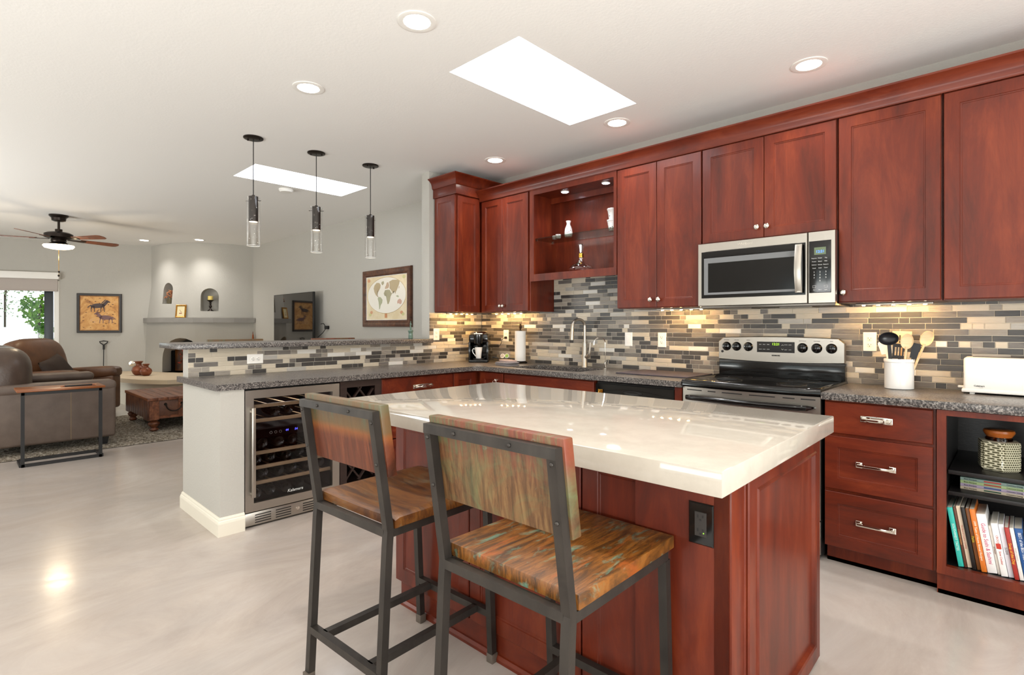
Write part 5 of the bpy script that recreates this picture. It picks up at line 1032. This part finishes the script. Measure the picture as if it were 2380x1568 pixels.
b.build('continents', [mat('land_'+str(i), c_, .4) for i, c_ in enumerate(('#b7a583', '#a8a182', '#a9ac8d', '#bfa58a', '#c9a392'))], mp, smooth=0)
b = MB(T); b.rings(MX-.03, MX+.03, 1.375, 1.43, [(0, .0202), (.003, .0206)]); b.build('title_cartouche', mat('map_orange', '#c58a5e', .4), mp)
b = MB(T)
for k, (x, z) in enumerate(((-2.15, 1.42), (-2.12, 1.45), (-1.40, 1.42), (-1.43, 1.44), (-1.38, 1.88), (-2.18, 1.87))): b.ell((x, z, .0202), (.035, .022, .0006), 10, 4, mi=k % 2)
b.build('corner_vignettes', [mat('vig_a', '#c9c48e', .4), mat('vig_b', '#d09a76', .4)], mp)

# ================================================================ SITTING AREA
rg_ = MB(); R = random.Random(1); nx, ny = 190, 130; X0, X1, Y0, Y1 = -4.98, -2.72, -4.3, -1.15; G = []
for j in range(ny+1):
    row = []
    for i in range(nx+1):
        e = 0 if 0 < i < nx and 0 < j < ny else 1
        row.append(rg_.v((X0+(X1-X0)*i/nx+(R.uniform(-.012, .012) if True else 0), Y0+(Y1-Y0)*j/ny+R.uniform(-.01, .01), .004 if e else R.uniform(.010, .024))))
    G.append(row)
for j in range(ny):
    for i in range(nx): rg_.f([G[j][i], G[j][i+1], G[j+1][i+1], G[j+1][i]])
tag(rg_.build('rug', M['rug'], smooth=0), 'beige and brown shag rug under the sofa and trunk table', 'rug')
def cush(b, x0, x1, y0, y1, z0, z1, e=.45, nu=28, nv=14, rot=None, c=None): return b.ell(((x0+x1)/2, (y0+y1)/2, (z0+z1)/2), ((x1-x0)/2, (y1-y0)/2, (z1-z0)/2), nu, nv, e, rot=rot)
# sofa: faces the far wall (+y), its arm end toward the kitchen
sf = thing('sofa', 'grey-brown leather sofa in the left foreground seen from its arm end', 'sofa', (-3.65, -3.15, 0.02))
b = MB(); b.box(-3.08, -2.85, -3.72, -2.66, .1, .66, .03, seg=3); am = b.build('arm', M['leather'], sf)
b = MB(); b.box(-3.09, -2.842, -3.66, -2.652, .585, .70, .05, seg=5); b.build('arm_pad', M['leather'], am)
b = MB(); 
for yy in (-3.034, -3.40): b.tube([(-2.8485, yy, .12), (-2.8485, yy, .64)], .0022, 4)
b.build('stitching', M['stitch'], am)
b = MB(); b.box(-4.46, -4.24, -3.72, -2.66, .1, .66, .03, seg=3); am2 = b.build('arm', M['leather'], sf); MB().box(-4.48, -4.22, -3.66, -2.645, .60, .70, .045, seg=4).build('arm_pad', M['leather'], am2)
MB().box(-4.24, -3.08, -3.7, -2.72, .1, .36, .02).build('base', M['leather'], sf)
MB().box(-4.42, -2.9, -3.86, -3.66, .1, .86, .05, seg=3).build('back_panel', M['leather'], sf)
for a, e in ((-3.66, -3.10), (-4.22, -3.66)):
    b = MB(); cush(b, a, e, -3.45, -2.66, .33, .52, .35); b.build('seat_cushion', M['leather_gl'], sf)
    a2, e2 = (a, e+.2) if e > -3.5 else (a-.1, e)
    b = MB(); cush(b, a2, e2, -3.86, -3.30, .44, 1.06, .62, 32, 18); bc = b.build('back_cushion', M['leather_gl'], sf)
for x, y in ((-2.93, -2.76), (-2.93, -3.6), (-4.38, -2.76), (-4.38, -3.6)): b = MB(); b.loops([[(x+s1*k, y+s2*k, z) for s1, s2 in ((-1, -1), (1, -1), (1, 1), (-1, 1))] for k, z in ((.032, .022), (.045, .105))]); b.build('foot', M['blackm'], sf)
# armchair
ac = thing('armchair', 'brown leather armchair with worn back beyond the sofa arm', 'armchair', (-5.28, -2.80, .024), radians(-45))
b = LB(); b.box(-.30, .30, -.36, .40, .08, .32, .03, seg=3); b.build('base', M['leather_br'], ac, False)
b = LB(); cush(b, -.31, .31, -.32, .47, .28, .50, .4); b.build('seat_cushion', M['leather_br'], ac, False)
for s_ in (-1, 1):
    b = LB(); x_a, x_b = sorted((s_*.29, s_*.46)); b.box(x_a, x_b, -.36, .42, .08, .56, .04, seg=4); a_ = b.build('arm', M['leather_br'], ac, False)
    b = LB(); b.ell((s_*.375, .03, .58), (.105, .43, .085), 24, 12, .5, rot=Matrix.Rotation(radians(3), 3, 'X')); b.build('arm_pad', M['leather_br'], a_, False)
b = LB(); b.ell((0, -.40, .66), (.43, .17, .42), 32, 18, .55, rot=Matrix.Rotation(radians(14), 3, 'X')); bk = b.build('back_cushion', M['leather_br'], ac, False)
b = LB()
for x in (-.2, .2): b.tube([(x, -.245, .38), (x, -.245-.02, .6), (x, -.29, .85), (x, -.36, 1.03), (x, -.47, 1.08)], .003, 5)
b.build('stitching', M['stitch'], bk, False)
for x in (-.36, .36):
    for y in (-.32, .34): LB().box(x-.03, x+.03, y-.03, y+.03, .0, .09).build('foot', M['blackm'], ac, False)
pl = thing('throw_pillow', 'dark brown square throw pillow leaning in the armchair', 'pillow', (-5.30, -2.86, .50)); Rp = Matrix.Rotation(radians(-45), 3, 'Z') @ Matrix.Rotation(radians(-62), 3, 'X') @ Matrix.Rotation(radians(18), 3, 'Z')
b = LB(); n = 14; ls = []
for sgn in (1,):
    g = [[None]*(n+1) for _ in range(n+1)]
for s_ in (1, -1):
    gg = []
    for j in range(n+1):
        row = []
        for i in range(n+1):
            u, v_ = i/n*2-1, j/n*2-1; th = .085*max(0, (1-u**4)*(1-v_**4))**.6; k = 1-.07*(1-abs(u*v_)); p = Rp @ Vector((u*.2*k, v_*.2*k, s_*th)); row.append(b.v((p.x-.02, p.y-.02, p.z+.17)))
        gg.append(row)
    for j in range(n):
        for i in range(n): b.f([gg[j][i], gg[j][i+1], gg[j+1][i+1], gg[j+1][i]])
bmesh.ops.remove_doubles(b.bm, verts=b.bm.verts, dist=.0008); b.build('cover', M['pillow'], pl, False, smooth=60)
# C-shaped side table
st = thing('side_table', 'slim C-shaped side table with a wooden top and dark metal frame beside the sofa arm', 'side table', (-2.48, -3.15, 0))
b = MB(); t_ = .026
for p, q in (((-2.35, -3.44, .013), (-2.35, -2.86, .013)), ((-2.62, -3.44, .013), (-2.62, -2.86, .013)), ((-2.62, -3.44, .013), (-2.35, -3.44, .013)), ((-2.62, -2.86, .013), (-2.35, -2.86, .013)), ((-2.35, -3.43, .0), (-2.35, -3.43, .668)), ((-2.35, -2.87, .0), (-2.35, -2.87, .668)), ((-2.35, -3.44, .658), (-2.35, -2.86, .658))): b.bar(p, q, t_, t_)
b.build('frame', M['blackm'], st, smooth=0); MB().box(-2.68, -2.325, -3.47, -2.835, .672, .692, .003).build('top', M['ctop'], st)
rm = thing('remote_control', 'slim dark remote control with pale ends on the side table', 'remote', (-2.43, -3.02, .6925)); b = MB(); b.box(-2.455, -2.42, -3.13, -2.92, .6925, .706, .004); b.build('body', M['blackm'], rm)
b = MB(); b.box(-2.457, -2.418, -3.16, -3.13, .6925, .703, .004); b.box(-2.457, -2.418, -2.925, -2.89, .6925, .703, .004); b.build('end_cap', M['petal'], rm)
# trunk coffee table
tt = thing('trunk_coffee_table', 'low reclaimed wood trunk coffee table with turned legs on the rug', 'coffee table', (-3.88, -1.9, .024))
b = MB(); x0, x1, y0, y1 = -4.47, -3.29, -2.27, -1.47
b.box(x0, x1, y0, y1, .17, .385, .004); b.build('chest', M['trunk2'], tt)
b = MB(); nbd = 10
for k in range(nbd): a = x0+(x1-x0)*k/nbd; b.box(a+.002, a+(x1-x0)/nbd-.002, y0-.012, y0, .15+(.02*(abs(k-4.5) < 3)), .385, .002)
b.build('side_planks', M['trunk2'], tt)
b = MB()
for k in range(8): a = y0-.02+(y1-y0+.04)*k/8; b.box(x0-.02, x1+.02, a+.0015, a+(y1-y0+.04)/8-.0015, .385, .42, .003)
b.build('top_planks', M['trunk'], tt)
b = MB(); b.box(x1, x1+.012, y0, y0+.1, .16, .38); b.box(x1, x1+.012, y0+.1, y1-.1, .17, .2); b.box(x1, x1+.012, y0+.3, y0+.34, .2, .38); b.build('end_trim', M['trunk'], tt)
b = MB(); b.tube([(x1+.03, -2.02+.085*cos(a), .335-.085*sin(a)) for a in [pi*i/12 for i in range(13)]], .007, 8); b.lathe([(.016, 0), (.016, .018)], (x1, -1.935, .335), 10, 'x'); b.lathe([(.016, 0), (.016, .018)], (x1, -2.105, .335), 10, 'x'); b.build('handle', M['bronze'], tt)
for x, y in ((x0+.06, y0+.06), (x1-.06, y0+.06), (x0+.06, y1-.06), (x1-.06, y1-.06)): b = MB(); b.lathe([(.036, .024), (.05, .04), (.038, .055), (.03, .065), (.05, .085), (.062, .11), (.05, .132), (.034, .14), (.045, .15), (.052, .172)], (x, y, 0), 20); b.build('leg', M['trunk'], tt)

# ================================================================ OUTSIDE
struct(MB(TW).box(-9, 7, -.12, -.02, -14, -.17).build('ground', M['patio']))
R = random.Random(8)
def foliage(name, label, n, cfun, size, m, m2, cat='plant'):
    t = thing(name, label, cat, (0, 0, 0)); b = MB(); cs = []
    for k in range(n):
        c0 = cfun(R); cs.append(c0); d = Vector((R.gauss(0, 1), R.gauss(0, 1), R.gauss(-.3, .8))).normalized(); s_ = Vector((R.gauss(0, 1), R.gauss(0, 1), R.gauss(0, 1))).cross(d).normalized()*size*.42; l1 = d*size*R.uniform(.7, 1.2); nn = d.cross(s_).normalized()*size*.12
        v_ = [b.bm.verts.new(c0+p) for p in (Vector(), l1*.35+s_, l1, l1*.35-s_, l1*.4+nn)]
        for q in ((0, 1, 4), (1, 2, 4), (2, 3, 4), (3, 0, 4)): b.bm.faces.new([v_[i] for i in q])
    mn = Vector((sum(c.x for c in cs)/n, sum(c.y for c in cs)/n, min(c.z for c in cs))); t.location = mn
    b.build('leaves', m, t, smooth=0); b = MB(); b.tube([mn+Vector((0, 0, -.2)), mn+Vector((.05, 0, .4)), mn+Vector((0, .05, .8))], .02, 6); b.build('stem', m2, t); return t
def vine(R):
    v_ = R.uniform(1.05, 1.82); k = (v_-1.05)/.77; w = .10+.30*min(1, k*1.8); u = .56-w*R.random()**.8; return TW @ Vector((u, v_, -.45+R.uniform(-.12, .12)))
foliage('climbing_vine', 'bright green broad-leaved climbing vine outside the sliding door', 420, vine, .085, M['leaf'], M['stemw'])
def feath(R):
    u = R.uniform(-1.2, .6); k = R.random(); return TW @ Vector((u, 2.35-k*k*(.9 if u < -.1 else .45), -1.2+R.uniform(-.3, .3)))
foliage('tree', 'feathery pale green branches hanging outside the top of the sliding door', 1500, feath, .045, M['leaf2'], M['stemw'], 'tree')
def shrub(R): return TW @ Vector((R.uniform(-1.6, .5), R.uniform(.3, 1.0)*R.random()**.3, -2.5+R.uniform(-.3, .3)))
foliage('shrub', 'low pale shrub in the garden outside the sliding door', 600, shrub, .08, M['leaf2'], M['stemw'])
